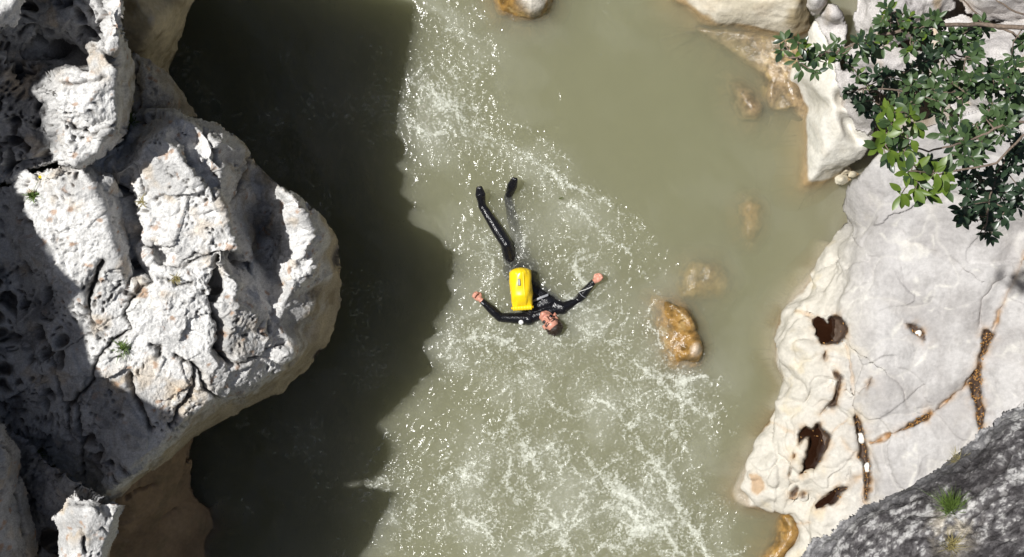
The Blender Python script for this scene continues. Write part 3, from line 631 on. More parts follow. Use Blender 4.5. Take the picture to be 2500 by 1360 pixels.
def slab_carve(U, V, Z):
    hole = np.zeros(U.shape); stain = np.zeros(U.shape); hb = np.zeros(U.shape)
    W3 = np.stack([U.ravel() / 22, V.ravel() / 22, np.zeros(U.size)], 1)
    ju = (fbm(W3, 2, 51) * 4).reshape(U.shape); jv = (fbm(W3, 2, 53) * 4).reshape(U.shape)
    nz = sstep(-0.5, 0.5, fbm(W3 * 0.8, 3, 55)).reshape(U.shape); jn = (fbm(W3 * 2.5, 2, 56) * 2.0).reshape(U.shape)
    for (pl, dep, w) in HOLES:
        xs = [p[0] for p in pl]; ys = [p[1] for p in pl]
        m = (U > min(xs) - 40) & (U < max(xs) + 40) & (V > min(ys) - 40) & (V < max(ys) + 40)
        u = U[m] + ju[m]; v = V[m] + jv[m]
        d = dist_line(u, v, pl, True); ins = in_poly(u, v, pl); s = np.where(ins, d, -d)
        h = sstep(-5, w * 1.2, s)
        Z[m] -= dep * h
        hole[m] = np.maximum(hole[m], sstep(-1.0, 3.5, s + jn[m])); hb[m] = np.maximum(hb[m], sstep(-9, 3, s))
        stain[m] = np.maximum(stain[m], np.exp(-np.maximum(-s, 0) / 9) * nz[m] * 0.9 * (s < 3))
    for (pl, w, dep, st) in SLAB_CR:
        d = dist_line(U + ju, V + jv, pl)
        Z -= dep * np.exp(-(d / w) ** 2)
        stain = np.maximum(stain, st * np.exp(-(d / (w * 1.5)) ** 2) * (0.45 + 0.55 * nz))
    bp = z6((245, 760), (290, 770), (330, 830), (345, 870), (300, 895), (260, 870))
    d = dist_line(U + ju, V + jv, bp, True); ins = in_poly(U + ju, V + jv, bp)
    stain = np.maximum(stain, np.where(ins, 0.75, 0.75 * np.exp(-d / 3)))
    return Z, {'hole': hole, 'stain': stain, 'hb': hb}
def slab_disp(P, n, C, U, V, ex):
    lump = 1 - np.clip(C, 0, 1)
    w = np.stack([fbm(P * 2, 2, 61), fbm(P * 2, 2, 62), fbm(P * 2, 2, 63)], 1) * 0.18
    Pw = P + w
    crease = np.abs(perlin(Pw * 1.7, 6))
    d = (fbm(P * 1.5, 3, 2) * 0.04 + np.minimum(crease, 0.3) * 0.06 + facets(Pw * 1.5, 3) * 0.030 + fbm(P * 6, 3, 8) * 0.006
         + lump * ((np.abs(perlin(Pw * 2.2, 13)) - 0.2) * 0.085 + fbm(P * 3.2, 2, 12) * 0.06 - np.exp(-(np.abs(perlin(Pw * 3.0, 14)) / 0.10) ** 2) * 0.022 + fbm(P * 11, 3, 15) * 0.006) + fbm(P * 26, 3, 16) * 0.002)
    d = d * (1 - 0.92 * ex['hb']) * sstep(-0.1, 0.08, P[:, 2])
    return d + ex['hole'] * fbm(P * 30, 2, 17) * 0.006, {'crease': np.exp(-(crease / 0.03) ** 2)}
def slab_col(P, n, C, U, V, ex, I):
    t = sstep(-0.4, 0.4, fbm(P * 2.2, 4, 82)) * np.clip(C, 0, 1)
    c = mixc(np.array([0.57, 0.54, 0.475]), np.array([0.49, 0.475, 0.465]), np.clip(C, 0, 1))
    c = mixc(c, np.array([0.36, 0.343, 0.335]), t * 0.75)
    fl = sstep(-0.1, 0.5, fbm(P * np.array([9, 5, 7]), 5, 83, 0.65)) * np.clip(C, 0.15, 1)
    c = mixc(c, np.array([0.31, 0.295, 0.285]), fl * 0.45)
    c = mixc(c, np.array([0.62, 0.60, 0.55]), I['crease'] * 0.3)
    v = sstep(0.86, 0.97, ridged(P * 1.7 + fbm(P * 3, 3, 4)[:, None] * 0.25, 2, 33))
    c = mixc(c, np.array([0.68, 0.66, 0.6]), v * 0.5)
    c = mixc(c, np.array([0.62, 0.53, 0.36]), sstep(0.15, 0.6, fbm(P * 3.1, 4, 86)) * 0.45 * (1.1 - np.clip(C, 0, 1)))
    c = mixc(c, np.array([0.43, 0.25, 0.095]), np.clip(ex['stain'], 0, 1) ** 1.2 * 0.8)
    c = mixc(c, np.array([0.25, 0.12, 0.045]), sstep(0.6, 1.0, ex['stain']) * 0.6)
    wn_ = fbm(P * 6, 3, 88) * 0.03
    wet = sstep(0.03, 0.0, P[:, 2] + wn_ - 0.05 * sstep(1860, 1800, U) * sstep(1120, 1180, V) - 0.03 * sstep(1960, 1920, U) * sstep(1230, 1260, V))
    low = sstep(0.0, 1.0, wet)
    c = mixc(c, np.array([0.24, 0.155, 0.065]), low * 0.92 * (0.55 + 0.45 * sstep(-0.2, 0.3, fbm(P * 2.5, 2, 90))))
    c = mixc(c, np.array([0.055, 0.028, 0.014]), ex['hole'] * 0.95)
    a = np.clip(wet * 0.9 + ex['hole'] * 0.5, 0, 1)
    return np.concatenate([np.clip(c, 0.01, 0.8), a[:, None]], 1)
slab = relief_shore('pale_slab', S_out, S_pts, 2.8, 12, slab_disp, slab_col, M_SMOOTH, 'wide smooth pale slab with dark potholes and rust-brown cracks along the right bank', 'rock slab',
              seed=11, edge_jit=5, shore=7, carve=slab_carve, skirt=((0.02, 0.03), (0.06, 0.10), (0.14, 0.3), (0.2, 1.3)))

# ---- lichen rock near the camera, lower right
def lichen_disp(P, n, C, U, V, ex):
    d = fbm(P * 1.7, 3, 2) * 0.05 + (ridged(P * 6, 3, 6) - 0.5) * 0.022 + fbm(P * 20, 3, 8) * 0.011 + fbm(P * 60, 2, 12) * 0.004
    cr = np.zeros(len(P))
    wu = fbm(P * 5, 3, 71) * 10; wv = fbm(P * 5, 3, 73) * 10
    for pl in ([(2350, 1290), (2400, 1240), (2450, 1200)], [(2040, 1300), (2120, 1240), (2230, 1180)], [(2360, 1130), (2420, 1060)], [(2380, 1200), (2420, 1170), (2480, 1100)]):
        cr = np.maximum(cr, np.exp(-(dist_line(U + wu, V + wv, pl) / 6) ** 2))
    return d - cr * 0.03, {'cr': cr}
def lichen_col(P, n, C, U, V, ex, I):
    Pr = np.stack([P[:, 0] * 0.82 + P[:, 1] * 0.57, (-P[:, 0] * 0.57 + P[:, 1] * 0.82) * 1.9, P[:, 2]], 1)
    w = fbm(Pr * 14, 5, 41, 0.70) + fbm(Pr * 1.8, 3, 45) * 0.5
    c = mixc(np.array([0.05, 0.046, 0.048]), np.array([0.14, 0.132, 0.135]), sstep(-0.35, 0.15, w))
    c = mixc(c, np.array([0.50, 0.49, 0.48]), sstep(0.16, 0.42, w))
    warm = np.exp(-((U - 2330) ** 2 / 45 ** 2 + (V - 1300) ** 2 / 50 ** 2)) * sstep(-0.3, 0.2, fbm(P * 10, 3, 47))
    c = mixc(c, np.array([0.62, 0.55, 0.44]), warm * 0.9)
    edge = sstep(60, 0, dist_line(U, V, [(1955, 1360), (2055, 1265), (2230, 1175), (2380, 1060), (2500, 970)]))
    c = mixc(c, np.array([0.42, 0.42, 0.43]), edge * 0.4)
    c = mixc(c, np.array([0.05, 0.045, 0.045]), I['cr'] * 0.7)
    return np.concatenate([np.clip(c, 0.02, 0.75), np.zeros((len(c), 1))], 1)
relief('lichen_crusted_rock', [(1930, 1390, 5.5), (1955, 1355, 5.55), (1985, 1322, 5.6), (2055, 1265, 5.65), (2112, 1230, 5.7), (2230, 1178, 5.75), (2318, 1112, 5.8), (2377, 1058, 5.85), (2447, 1005, 5.9), (2500, 972, 5.95), (2720, 850, 6.1), (3250, 700, 6.6), (3250, 2150, 8.2), (1900, 2150, 7.4), (1880, 1600, 6.0)],
       [(2080, 1300, 6.0), (2200, 1240, 6.05), (2330, 1150, 6.1), (2430, 1060, 6.15), (2500, 1030, 6.2), (2200, 1340, 6.35), (2320, 1260, 6.35), (2330, 1330, 6.5), (2450, 1180, 6.5), (2480, 1330, 6.75), (2560, 1250, 6.8), (2400, 1290, 6.5), (2700, 1100, 6.8), (2900, 1300, 7.4), (2500, 1700, 7.3), (2150, 1600, 6.8)],
       3.0, 6, lichen_disp, lichen_col, M_LICHEN, 'rough dark grey rock blotched with white lichen in the lower right corner', 'rock', seed=12, skirt=((-0.03, 0.1), (-0.02, 0.5), (0.5, 2.5), (0.8, 6.3)), edge_jit=7)

# ---- boulders at the upper right
def pale_disp(amp=1.0, pit=0.0):
    def f(P, n, C, U, V, ex):
        d = amp * (fbm(P * 2.2, 3, 2) * 0.04 + (ridged(P * 4, 2, 6) - 0.5) * 0.02 + fbm(P * 14, 3, 8) * 0.006 + fbm(P * 45, 2, 12) * 0.002)
        p = np.zeros(len(P))
        if pit:
            F1, _ = worley(P * 16, 5); p = sstep(0.36, 0.12, F1) * sstep(-0.1, 0.3, fbm(P * 3, 2, 25)); d = d - p * pit
        return d, {'p': p}
    return f
def pale_col(a=(0.66, 0.63, 0.56), b=(0.5, 0.48, 0.46), wl=0.06, warm=0.3, grain=(1, 1, 1)):
    g = np.array(grain)
    def f(P, n, C, U, V, ex, I):
        c = mixc(np.array(a), np.array(b), sstep(-0.3, 0.5, fbm(P * g * 2.6, 5, 82)) * 0.8)
        c = mixc(c, np.array([0.55, 0.42, 0.27]), sstep(0.2, 0.6, fbm(P * 3, 3, 84)) * warm)
        c = mixc(np.array([0.33, 0.27, 0.17]) * np.ones((len(P), 3)), c, sstep(0.0, 0.5, C + fbm(P * g * 5, 3, 87) * 0.3))
        c = mixc(c, np.array([0.08, 0.07, 0.06]), I['p'] * 0.85)
        wet = sstep(wl, wl * 0.2, P[:, 2] + fbm(P * 4, 3, 88) * 0.05)
        c = mixc(c, np.array([0.36, 0.25, 0.125]), wet * 0.95)
        return np.concatenate([np.clip(c, 0.02, 0.8), (wet * 0.8)[:, None]], 1)
    return f
WL_SK = ((0.03, 0.04), (0.10, 0.14), (0.22, 0.4), (0.3, 1.2))
relief_shore('flat_tan_rock', [(1630, -90, 0.0), (1645, 0, -0.01), (1677, 18, -0.01), (1712, 45, 0.0), (1738, 58, 0.0), (1800, 58, 0.01), (1849, 74, 0.0), (1884, 84, 0.0), (1935, 90, 0.02, 0), (1968, 70, 0.1, 0), (1975, 20, 0.25, 0), (1985, -90, 0.5, 0)],
       [(1700, 0, 0.12), (1760, 30, 0.14), (1830, 35, 0.2), (1800, -40, 0.35), (1900, 0, 0.4, 0.8), (1900, 55, 0.22, 0.7), (1940, 40, 0.32, 0), (1960, 0, 0.45, 0), (1700, -60, 0.25), (1860, 10, 0.34)], 3, 7,
       pale_disp(0.7), pale_col(a=(0.62, 0.57, 0.47), b=(0.47, 0.42, 0.32), warm=0.2, grain=(0.7, 2.2, 1)), M_SMOOTH, 'flat cream and tan rock sloping into the pool at the top edge', 'rock', seed=13, skirt=WL_SK)
relief_shore('white_wedge_rock', [(1978, 70, 0.45), (1990, 52, 0.5), (2008, 66, 0.55), (2020, 95, 0.6), (2045, 180, 0.75), (2085, 200, 0.8, 0.9), (2110, 240, 0.75, 0.9), (2132, 300, 0.7, 0.8), (2130, 330, 0.6, 0.8), (2105, 388, 0.35, 0.7), (2080, 402, 0.3, 0.6), (2050, 410, 0.18, 0.2), (2010, 441, 0.03, 0), (1965, 462, -0.02, 0),
       (1956, 455, -0.02, 0), (1966, 400, 0.0, 0.3), (1970, 330, 0.02), (1966, 270, 0.02), (1955, 210, 0.02), (1921, 212, 0.0), (1926, 180, 0.02), (1950, 160, 0.2), (1972, 120, 0.35)],
       [(2000, 150, 0.6), (1985, 210, 0.5), (2030, 220, 0.72), (2038, 260, 0.72), (2055, 310, 0.68), (2074, 350, 0.55), (2072, 390, 0.42), (2000, 300, 0.5), (2010, 380, 0.4), (1990, 430, 0.2), (2045, 395, 0.35), (1978, 300, 0.25), (1980, 380, 0.2), (2048, 240, 0.5, 0.9), (2062, 300, 0.42, 0.9), (2085, 340, 0.36, 0.9), (2095, 280, 0.72, 0.9), (2110, 310, 0.68, 0.9), (1945, 190, 0.12)], 2.8, 5,
       pale_disp(0.5), pale_col(a=(0.70, 0.68, 0.62), b=(0.60, 0.57, 0.5), warm=0.12, wl=0.07), M_SMOOTH, 'tall white wedge-shaped rock standing at the edge of the pool', 'rock', seed=14, skirt=WL_SK)
# rubble under the shrub
RUB = [
    ('purple_grey_boulder', [(2040, 170, 0.8), (2075, 175, 0.95), (2110, 200, 1.0), (2140, 250, 0.95), (2150, 300, 0.8), (2120, 330, 0.6), (2090, 320, 0.5), (2055, 260, 0.6)], [(2090, 230, 1.1), (2110, 280, 1.0), (2070, 210, 1.0)], 'purplish grey boulder leaning against the white wedge rock', 0.3),
    ('pitted_boulder', [(2085, -90, 1.2), (2340, -90, 1.3), (2330, 20, 1.2), (2280, 70, 1.1), (2200, 110, 1.0), (2140, 120, 0.95), (2100, 100, 0.95), (2084, 50, 1.05)], [(2150, 0, 1.5), (2230, 20, 1.5), (2200, 70, 1.35), (2130, 60, 1.35), (2280, 0, 1.4)], 'white pitted boulder at the top edge behind the leafy twigs', 0.012),
    ('small_dark_stone', [(1962, -60, 0.9), (2018, -60, 0.9), (2020, 5, 0.85), (2008, 30, 0.75), (1985, 40, 0.7), (1966, 15, 0.75)], [(1992, 0, 1.1), (1985, 20, 1.0)], 'small grey stone on the top edge beside the flat tan rock', 0.3),
    ('hollow_grey_rock', [(1990, 48, 0.6), (2000, 30, 0.75), (2030, 10, 0.9), (2062, 35, 0.85), (2068, 70, 0.75), (2060, 130, 0.75), (2045, 180, 0.7), (2025, 110, 0.6)], [(2040, 60, 0.6), (2030, 40, 0.95), (2055, 50, 0.9), (2045, 120, 0.85), (2025, 80, 0.7)], 'grey rock with a shaded hollow above the white wedge rock', 0.3),
    ('cracked_grey_boulder', [(2060, 120, 0.9), (2110, 95, 1.0), (2190, 110, 1.1), (2260, 130, 1.15), (2275, 180, 1.1), (2230, 225, 1.0), (2160, 230, 0.95), (2110, 200, 0.9), (2070, 180, 0.85)], [(2130, 140, 1.25), (2200, 150, 1.35), (2180, 200, 1.2)], 'rough grey boulder half hidden behind the left twig of the shrub', 0.3),
    ('rusty_boulder', [(2270, 60, 1.4), (2340, 30, 1.5), (2420, 60, 1.6), (2520, 40, 1.7), (2720, 60, 1.8), (2720, 350, 1.9), (2520, 330, 1.8), (2420, 300, 1.7), (2330, 280, 1.5), (2270, 200, 1.3)], [(2350, 120, 1.9), (2450, 120, 2.1), (2420, 220, 2.0), (2330, 190, 1.7), (2550, 200, 2.2)], 'rust-stained white boulder behind the thick of the shrub', 0.3),
    ('top_edge_boulder', [(2330, -90, 1.7), (2720, -90, 1.9), (2720, 70, 1.8), (2500, 60, 1.6), (2420, 55, 1.5), (2350, 30, 1.5)], [(2420, 0, 2.0), (2500, 0, 2.1), (2600, 20, 2.1)], 'bleached boulder in the upper right corner under bare twigs', 0.3)]
for k, (nm, out, pt, lab, pit) in enumerate(RUB):
    relief(nm, out, pt, 3.2, 7, pale_disp(1.1, 0.02 if pit < 0.1 else 0.0), pale_col(a=(0.62, 0.59, 0.57), b=(0.40, 0.375, 0.37), warm=0.8 if 'rusty' in nm or 'pitted' in nm else 0.3, wl=0.02), M_KARST, lab, 'boulder' if 'boulder' in nm else 'rock',
           seed=20 + k, skirt=((-0.02, 0.08), (-0.08, 0.3), (-0.1, 1.6)))
STN = [((2065, 415), 0.075, 'cream stone lying in the gap below the white wedge rock'), ((2083, 425), 0.06, 'pale stone wedged against the slab in the gap below the wedge rock'), ((2055, 438), 0.085, 'tan wet stone at the waterline in the gap below the wedge rock')]
for k, (c, r, lab) in enumerate(STN):
    px = r * PXM
    ou = [(c[0] + px * math.cos(a) * (1 + 0.2 * math.sin(3 * a + k)), c[1] + px * 0.7 * math.sin(a), 0.0) for a in np.linspace(0, 6.28, 9)[:-1]]
    relief('river_stone', ou, [(c[0], c[1], 0.12)], 1.5, 3, pale_disp(0.3), pale_col(a=(0.6, 0.56, 0.45), b=(0.5, 0.44, 0.3), wl=0.015), M_SMOOTH, lab, 'stone', 'stones in the gap below the wedge rock', seed=30 + k, skirt=((0.0, 0.05), (0.0, 0.3)), edge_jit=1)
# dark ground under the rubble
def ground_sheet():
    n = 70
    X, Y = np.meshgrid(np.linspace(2.6, 9, n), np.linspace(-6, 9, n))
    P = np.stack([X.ravel(), Y.ravel(), np.zeros(n * n)], 1)
    P[:, 2] = np.minimum(0.35, -0.5 + (P[:, 0] - 2.9) * 0.5) + np.maximum(0, P[:, 0] - 6) * 1.2 + fbm(P * 1.5, 4, 3) * 0.15
    jj, ii = np.meshgrid(np.arange(n - 1), np.arange(n - 1), indexing='ij'); jj = jj.ravel(); ii = ii.ravel()
    Q = np.stack([jj * n + ii, jj * n + ii + 1, (jj + 1) * n + ii + 1, (jj + 1) * n + ii], 1)
    t = np.concatenate([mixc(np.array([0.24, 0.19, 0.14]), np.array([0.4, 0.37, 0.33]), sstep(-.3, .4, fbm(P * 4, 4, 9))), np.zeros((n * n, 1))], 1)
    tag(link('ground', np_mesh('ground', P, Q, M_KARST, True, t)), 'dark gravelly ground under the boulders of the right bank', None, None, 'structure')
ground_sheet()

# ---- riverbed
def riverbed():
    n = 60
    X, Y = np.meshgrid(np.linspace(-9, 6, n), np.linspace(-13.5, 13.5, n))
    P = np.stack([X.ravel(), Y.ravel(), np.zeros(n * n)], 1)
    P[:, 2] = -1.25 + fbm(P * 0.7, 4, 5) * 0.12
    jj, ii = np.meshgrid(np.arange(n - 1), np.arange(n - 1), indexing='ij'); jj = jj.ravel(); ii = ii.ravel()
    Q = np.stack([jj * n + ii, jj * n + ii + 1, (jj + 1) * n + ii + 1, (jj + 1) * n + ii], 1)
    t = np.concatenate([mixc(np.array([0.22, 0.17, 0.1]), np.array([0.34, 0.28, 0.18]), sstep(-.3, .4, fbm(P * 2, 4, 9))), np.zeros((n * n, 1))], 1)
    tag(link('riverbed', np_mesh('riverbed', P, Q, M_WET, True, t)), 'brown gravel riverbed under the cloudy water', None, None, 'structure')
riverbed()

# ---- river water: murky volume, rippled surface, foam
PERSON_PTS = [(1165, 470), (1180, 520), (1236, 598), (1255, 470), (1262, 660), (1315, 740), (1345, 790), (1222, 776), (1180, 735), (1290, 780), (1375, 752), (1412, 733), (1449, 688)]
STREAKS = [[(1070, 65), (1150, 85), (1205, 110), (1252, 140)], [(1015, 205), (1050, 215), (1080, 245), (1100, 260)], [(1255, 300), (1310, 335), (1370, 375), (1400, 400)], [(1180, 330), (1230, 350), (1300, 380), (1370, 440), (1440, 480)],
    [(1440, 470), (1500, 505), (1545, 525), (1580, 555)], [(1400, 500), (1440, 540), (1480, 580), (1520, 610), (1560, 640)], [(1448, 965), (1490, 998), (1539, 1039), (1560, 1080), (1588, 1129), (1621, 1158), (1634, 1199), (1662, 1253), (1695, 1306), (1720, 1360)],
    [(1555, 882), (1613, 919), (1634, 952), (1687, 977), (1728, 1018)], [(1613, 915), (1662, 928), (1745, 928), (1765, 915)], [(1349, 1282), (1374, 1319), (1407, 1370)], [(1279, 1088), (1312, 1121), (1333, 1171)], [(1242, 1109), (1238, 1171), (1263, 1228)],
    [(1127, 1261), (1189, 1302), (1214, 1344)], [(1555, 1290), (1617, 1282), (1642, 1331), (1690, 1360)], [(1490, 1183), (1580, 1253), (1642, 1286)], [(946, 1051), (921, 1109), (892, 1154)], [(1399, 1257), (1436, 1220)], [(1560, 640), (1600, 720), (1590, 780), (1610, 850)],
    [(1100, 830), (1180, 820), (1235, 830)], [(1440, 620), (1400, 660), (1440, 700)], [(1340, 980), (1400, 1010), (1448, 1000)], [(1230, 1060), (1260, 1020), (1300, 1000)], [(1850, 1340), (1800, 1350), (1770, 1365)], [(1700, 500), (1740, 530), (1790, 560)], [(1860, 590), (1890, 620), (1930, 650)],
    [(1830, 660), (1850, 720), (1880, 770)], [(1480, 20), (1500, 40)], [(1460, 60), (1490, 70), (1520, 85)], [(1000, 310), (1060, 325), (1100, 322)], [(1010, 130), (1030, 160), (1015, 190)], [(1200, 560), (1180, 590), (1200, 640)], [(1265, 520), (1280, 560), (1275, 600)], [(1280, 1180), (1330, 1240), (1300, 1300)],
    [(1420, 1100), (1470, 1150), (1490, 1183)], [(1370, 1060), (1330, 1100), (1290, 1120)], [(1640, 1050), (1680, 1110), (1700, 1170)], [(1080, 1180), (1130, 1150), (1180, 1170)]]
DENS = [(1330, 1150, 300, 190, 0, 1.0), (1350, 1300, 380, 120, 0, 0.9), (1600, 1150, 160, 190, 0, 0.6), (1110, 180, 100, 150, 0.15, 1.0), (1060, 330, 100, 120, 0, 0.5), (1270, 390, 240, 70, 0.55, 0.85), (1430, 620, 130, 90, 0.3, 0.85), (1140, 830, 110, 90, 0, 0.8), (1250, 560, 130, 100, 0, 0.55),
        (1520, 560, 190, 50, 0.6, 0.65), (1650, 960, 170, 80, 0.4, 0.75), (1500, 850, 200, 120, 0, 0.6), (1180, 640, 90, 100, 0, 0.6), (1330, 900, 250, 110, 0, 0.6), (1000, 1200, 110, 160, 0, 0.4), (1430, 770, 120, 80, 0, 0.5), (1720, 1280, 120, 100, 0, 0.55), (1080, 30, 70, 60, 0, 0.6)]
def river():
    dx = 0.0105
    xs = np.concatenate([[-9, -7, -5, -4.2], np.arange(-3.7, 3.62, dx), [3.8, 4.4, 6.0]])
    ys = np.concatenate([[-13, -9, -6, -4, -3.2], np.arange(-2.9, 2.9, dx), [3.2, 4, 6, 9, 13]])
    X, Y = np.meshgrid(xs, ys); ny, nx = X.shape
    P = np.stack([X.ravel(), Y.ravel(), np.zeros(X.size)], 1)
    U = CX + X.ravel() * PXM; V = CY - Y.ravel() * PXM
    D = np.full(len(P), 0.10)
    for (cx, cy_, sx, sy, rot, a) in DENS:
        c, s = math.cos(rot), math.sin(rot)
        u = (U - cx) * c + (V - cy_) * s; v = -(U - cx) * s + (V - cy_) * c
        D = np.maximum(D, 0) + a * np.exp(-(u / sx) ** 2 - (v / sy) ** 2) * 0.85
    D = np.clip(D, 0, 1.15)
    calm = np.exp(-((U - 1690) / 260) ** 2 - ((V - 260) / 200) ** 2)
    D *= 1 - 0.9 * calm
    D *= 1 - 0.75 * sstep(1780, 1880, U) * sstep(560, 700, V)
    wx = fbm(P * 1.6, 3, 1) * 0.16 + fbm(P * 6, 2, 3) * 0.03; wy = fbm(P * 1.6, 3, 2) * 0.16 + fbm(P * 6, 2, 4) * 0.03
    Pw = P + np.stack([wx, wy, wx * 0], 1)
    # flow direction: down-right in the upper half
    a = math.radians(-38)
    up = sstep(700, 420, V)
    R = np.stack([(Pw[:, 0] * math.cos(a) + Pw[:, 1] * math.sin(a)), (-Pw[:, 0] * math.sin(a) + Pw[:, 1] * math.cos(a)), Pw[:, 2]], 1)
    Rs = R * np.array([2.0, 4.4, 1])
    net = 1 - np.abs(perlin(Rs * 1.1, 11)) * 2.6
    net2 = 1 - np.abs(perlin(Pw * np.array([3.6, 3.2, 1]), 12)) * 2.6
    net = np.clip(net, -1, 1) * up + np.clip(net2, -1, 1) * (1 - up)
    S = np.zeros(len(P))
    wu = U + fbm(P * 4, 3, 21) * 16; wv = V + fbm(P * 4, 3, 22) * 16
    for i, s in enumerate(STREAKS):
        d = dist_line(wu, wv, s)
        S = np.maximum(S, np.exp(-(d / 5.0) ** 2) * 0.75 + np.exp(-(d / 20.0) ** 2) * 0.35)
    big = fbm(P * 1.1, 2, 15)
    gr = fbm(Pw * 17, 3, 31, 0.7)             # clots of bubbles
    gr2 = fbm(Pw * 36, 2, 35, 0.7)
    ring = sstep(3, 0.5, np.zeros(len(P)))
    dp = np.full(len(P), 1e9)
    for q in PERSON_PTS: dp = np.minimum(dp, (U - q[0]) ** 2 + (V - q[1]) ** 2)
    dp = np.sqrt(dp); ring = np.exp(-((dp - 26) / 16) ** 2)
    drive = D * 0.44 + np.clip(net, 0, 1) ** 4 * 0.36 * sstep(0.1, 0.7, D) + S * 0.42 * (0.5 + 0.5 * sstep(0.05, 0.4, D)) + ring * 0.15 + big * 0.22 * D + sstep(1030, 900, U) * (0.10 + 0.34 * sstep(0.0, 0.5, fbm(Pw * 1.6, 3, 67)))
    val = gr * 0.75 + gr2 * 0.30 + drive
    foam = sstep(0.85, 1.3, val)
    F1, _ = worley(np.stack([Pw[:, 0] * 14, Pw[:, 1] * 14, np.zeros(len(P))], 1), 9)
    rnd = fbm(P * 4.3, 2, 37)
    spk = sstep(0.18, 0.05, F1) * sstep(0.05, 0.35, rnd + D * 0.3)
    shade = sstep(1020, 900, U)
    foam_f = np.clip(drive + gr * 0.22 + spk * (0.5 + 0.55 * shade), 0, 2)
    # bubbles carried below the surface make pale clouds drawn out along the current
    cl = fbm(np.stack([Rs[:, 0] * 0.55, Rs[:, 1] * 0.5, Rs[:, 2]], 1), 4, 57) * up + fbm(Pw * 1.5, 4, 58) * (1 - up)
    milk_a = np.clip(0.005 + D * 0.045 + sstep(-0.2, 0.6, cl) * (0.025 + D * 0.10), 0, 0.25) * (1 - 0.75 * calm)
    turb = np.clip(0.16 + D * 0.9 + S * 0.3, 0, 1.2)
    P[:, 2] = (fbm(P * 1.8, 2, 51) * 0.012 + (np.abs(perlin(Rs * np.array([0.7, 1.6, 1]), 59)) * -0.010) * (0.3 + turb) + fbm(Pw * 6, 3, 53) * 0.009 * turb + fbm(Pw * 15, 2, 55) * 0.0050 * turb + foam * 0.003)
    edge = (np.arange(len(P)) // nx == 0) | (np.arange(len(P)) // nx == ny - 1) | (np.arange(len(P)) % nx == 0) | (np.arange(len(P)) % nx == nx - 1)
    P[edge, 2] = 0
    jj, ii = np.meshgrid(np.arange(ny - 1), np.arange(nx - 1), indexing='ij'); jj = jj.ravel(); ii = ii.ravel()
    Q = np.stack([jj * nx + ii, jj * nx + ii + 1, (jj + 1) * nx + ii + 1, (jj + 1) * nx + ii], 1)
    n = len(P); zb = -1.7
    loop = np.concatenate([np.arange(nx), np.arange(1, ny) * nx + nx - 1, (ny - 1) * nx + np.arange(nx - 2, -1, -1), np.arange(ny - 2, 0, -1) * nx])
    m = len(loop); Bv = P[loop].copy(); Bv[:, 2] = zb
    nxt = np.roll(np.arange(m), -1)
    side = np.stack([loop[nxt], loop, n + np.arange(m), n + nxt], 1)
    Vall = np.concatenate([P, Bv, [[0, 0, zb]]])
    bot = np.stack([np.full(m, n + m), n + nxt, n + np.arange(m)], 1)
    ext = lambda a: np.concatenate([a, np.zeros(m + 1)])
    m_, nt, b = new_mat('murky_water'); L = nt.links.new
    nt.nodes.remove(b); out = nt.nodes['Material Output']
    tr = N(nt, 'ShaderNodeBsdfTransparent'); gl = N(nt, 'ShaderNodeBsdfGlossy'); gl.inputs['Roughness'].default_value = 0.11; gl.distribution = 'GGX'
    fr = N(nt, 'ShaderNodeFresnel'); fr.inputs['IOR'].default_value = 1.33
    geo = N(nt, 'ShaderNodeNewGeometry'); mpn = N(nt, 'ShaderNodeTexNoise'); mpn.inputs['Scale'].default_value = 17; mpn.inputs['Detail'].default_value = 3
    at2 = N(nt, 'ShaderNodeAttribute', attribute_name='turb'); at1 = N(nt, 'ShaderNodeAttribute', attribute_name='foam')
    bp = N(nt, 'ShaderNodeBump'); bp.inputs['Distance'].default_value = 0.03
    L(geo.outputs['Position'], mpn.inputs['Vector']); L(mpn.outputs['Fac'], bp.inputs['Height'])
    ms = N(nt, 'ShaderNodeMath', operation='MULTIPLY'); ms.inputs[1].default_value = 0.85
    L(at2.outputs['Fac'], ms.inputs[0]); L(ms.outputs[0], bp.inputs['Strength'])
    L(bp.outputs[0], gl.inputs['Normal']); L(bp.outputs[0], fr.inputs['Normal'])
    mx = N(nt, 'ShaderNodeMixShader'); L(fr.outputs[0], mx.inputs[0]); L(tr.outputs[0], mx.inputs[1]); L(gl.outputs[0], mx.inputs[2])
    df = N(nt, 'ShaderNodeBsdfDiffuse'); df.inputs['Color'].default_value = (0.76, 0.78, 0.70, 1)
    # bubbles: foam strength plus two fine noises, thresholded
    def MATH(op, x, y, clamp=False):
        n_ = N(nt, 'ShaderNodeMath', operation=op, use_clamp=clamp)
        for i_, q in enumerate((x, y)):
            if isinstance(q, float): n_.inputs[i_].default_value = q
            else: L(q, n_.inputs[i_])
        return n_.outputs[0]
    def NOI(sc, det, ro):
        f_ = N(nt, 'ShaderNodeTexNoise'); f_.inputs['Scale'].default_value = sc; f_.inputs['Detail'].default_value = det; f_.inputs['Roughness'].default_value = ro
        f_.inputs['Distortion'].default_value = 0.6
        L(geo.outputs['Position'], f_.inputs['Vector']); return f_.outputs['Fac']
    v_ = MATH('ADD', at1.outputs['Fac'], MATH('ADD', MATH('MULTIPLY', MATH('SUBTRACT', NOI(44, 3, 0.65), 0.5), 2.4), MATH('MULTIPLY', MATH('SUBTRACT', NOI(13, 3, 0.6), 0.5), 1.2)))
    sm = N(nt, 'ShaderNodeMapRange', interpolation_type='SMOOTHSTEP'); sm.inputs['From Min'].default_value = 0.55; sm.inputs['From Max'].default_value = 1.2; sm.inputs['To Max'].default_value = 0.44
    L(v_, sm.inputs['Value'])
    core = N(nt, 'ShaderNodeMapRange', interpolation_type='SMOOTHSTEP'); core.inputs['From Min'].default_value = 1.2; core.inputs['From Max'].default_value = 1.7; core.inputs['To Max'].default_value = 0.24
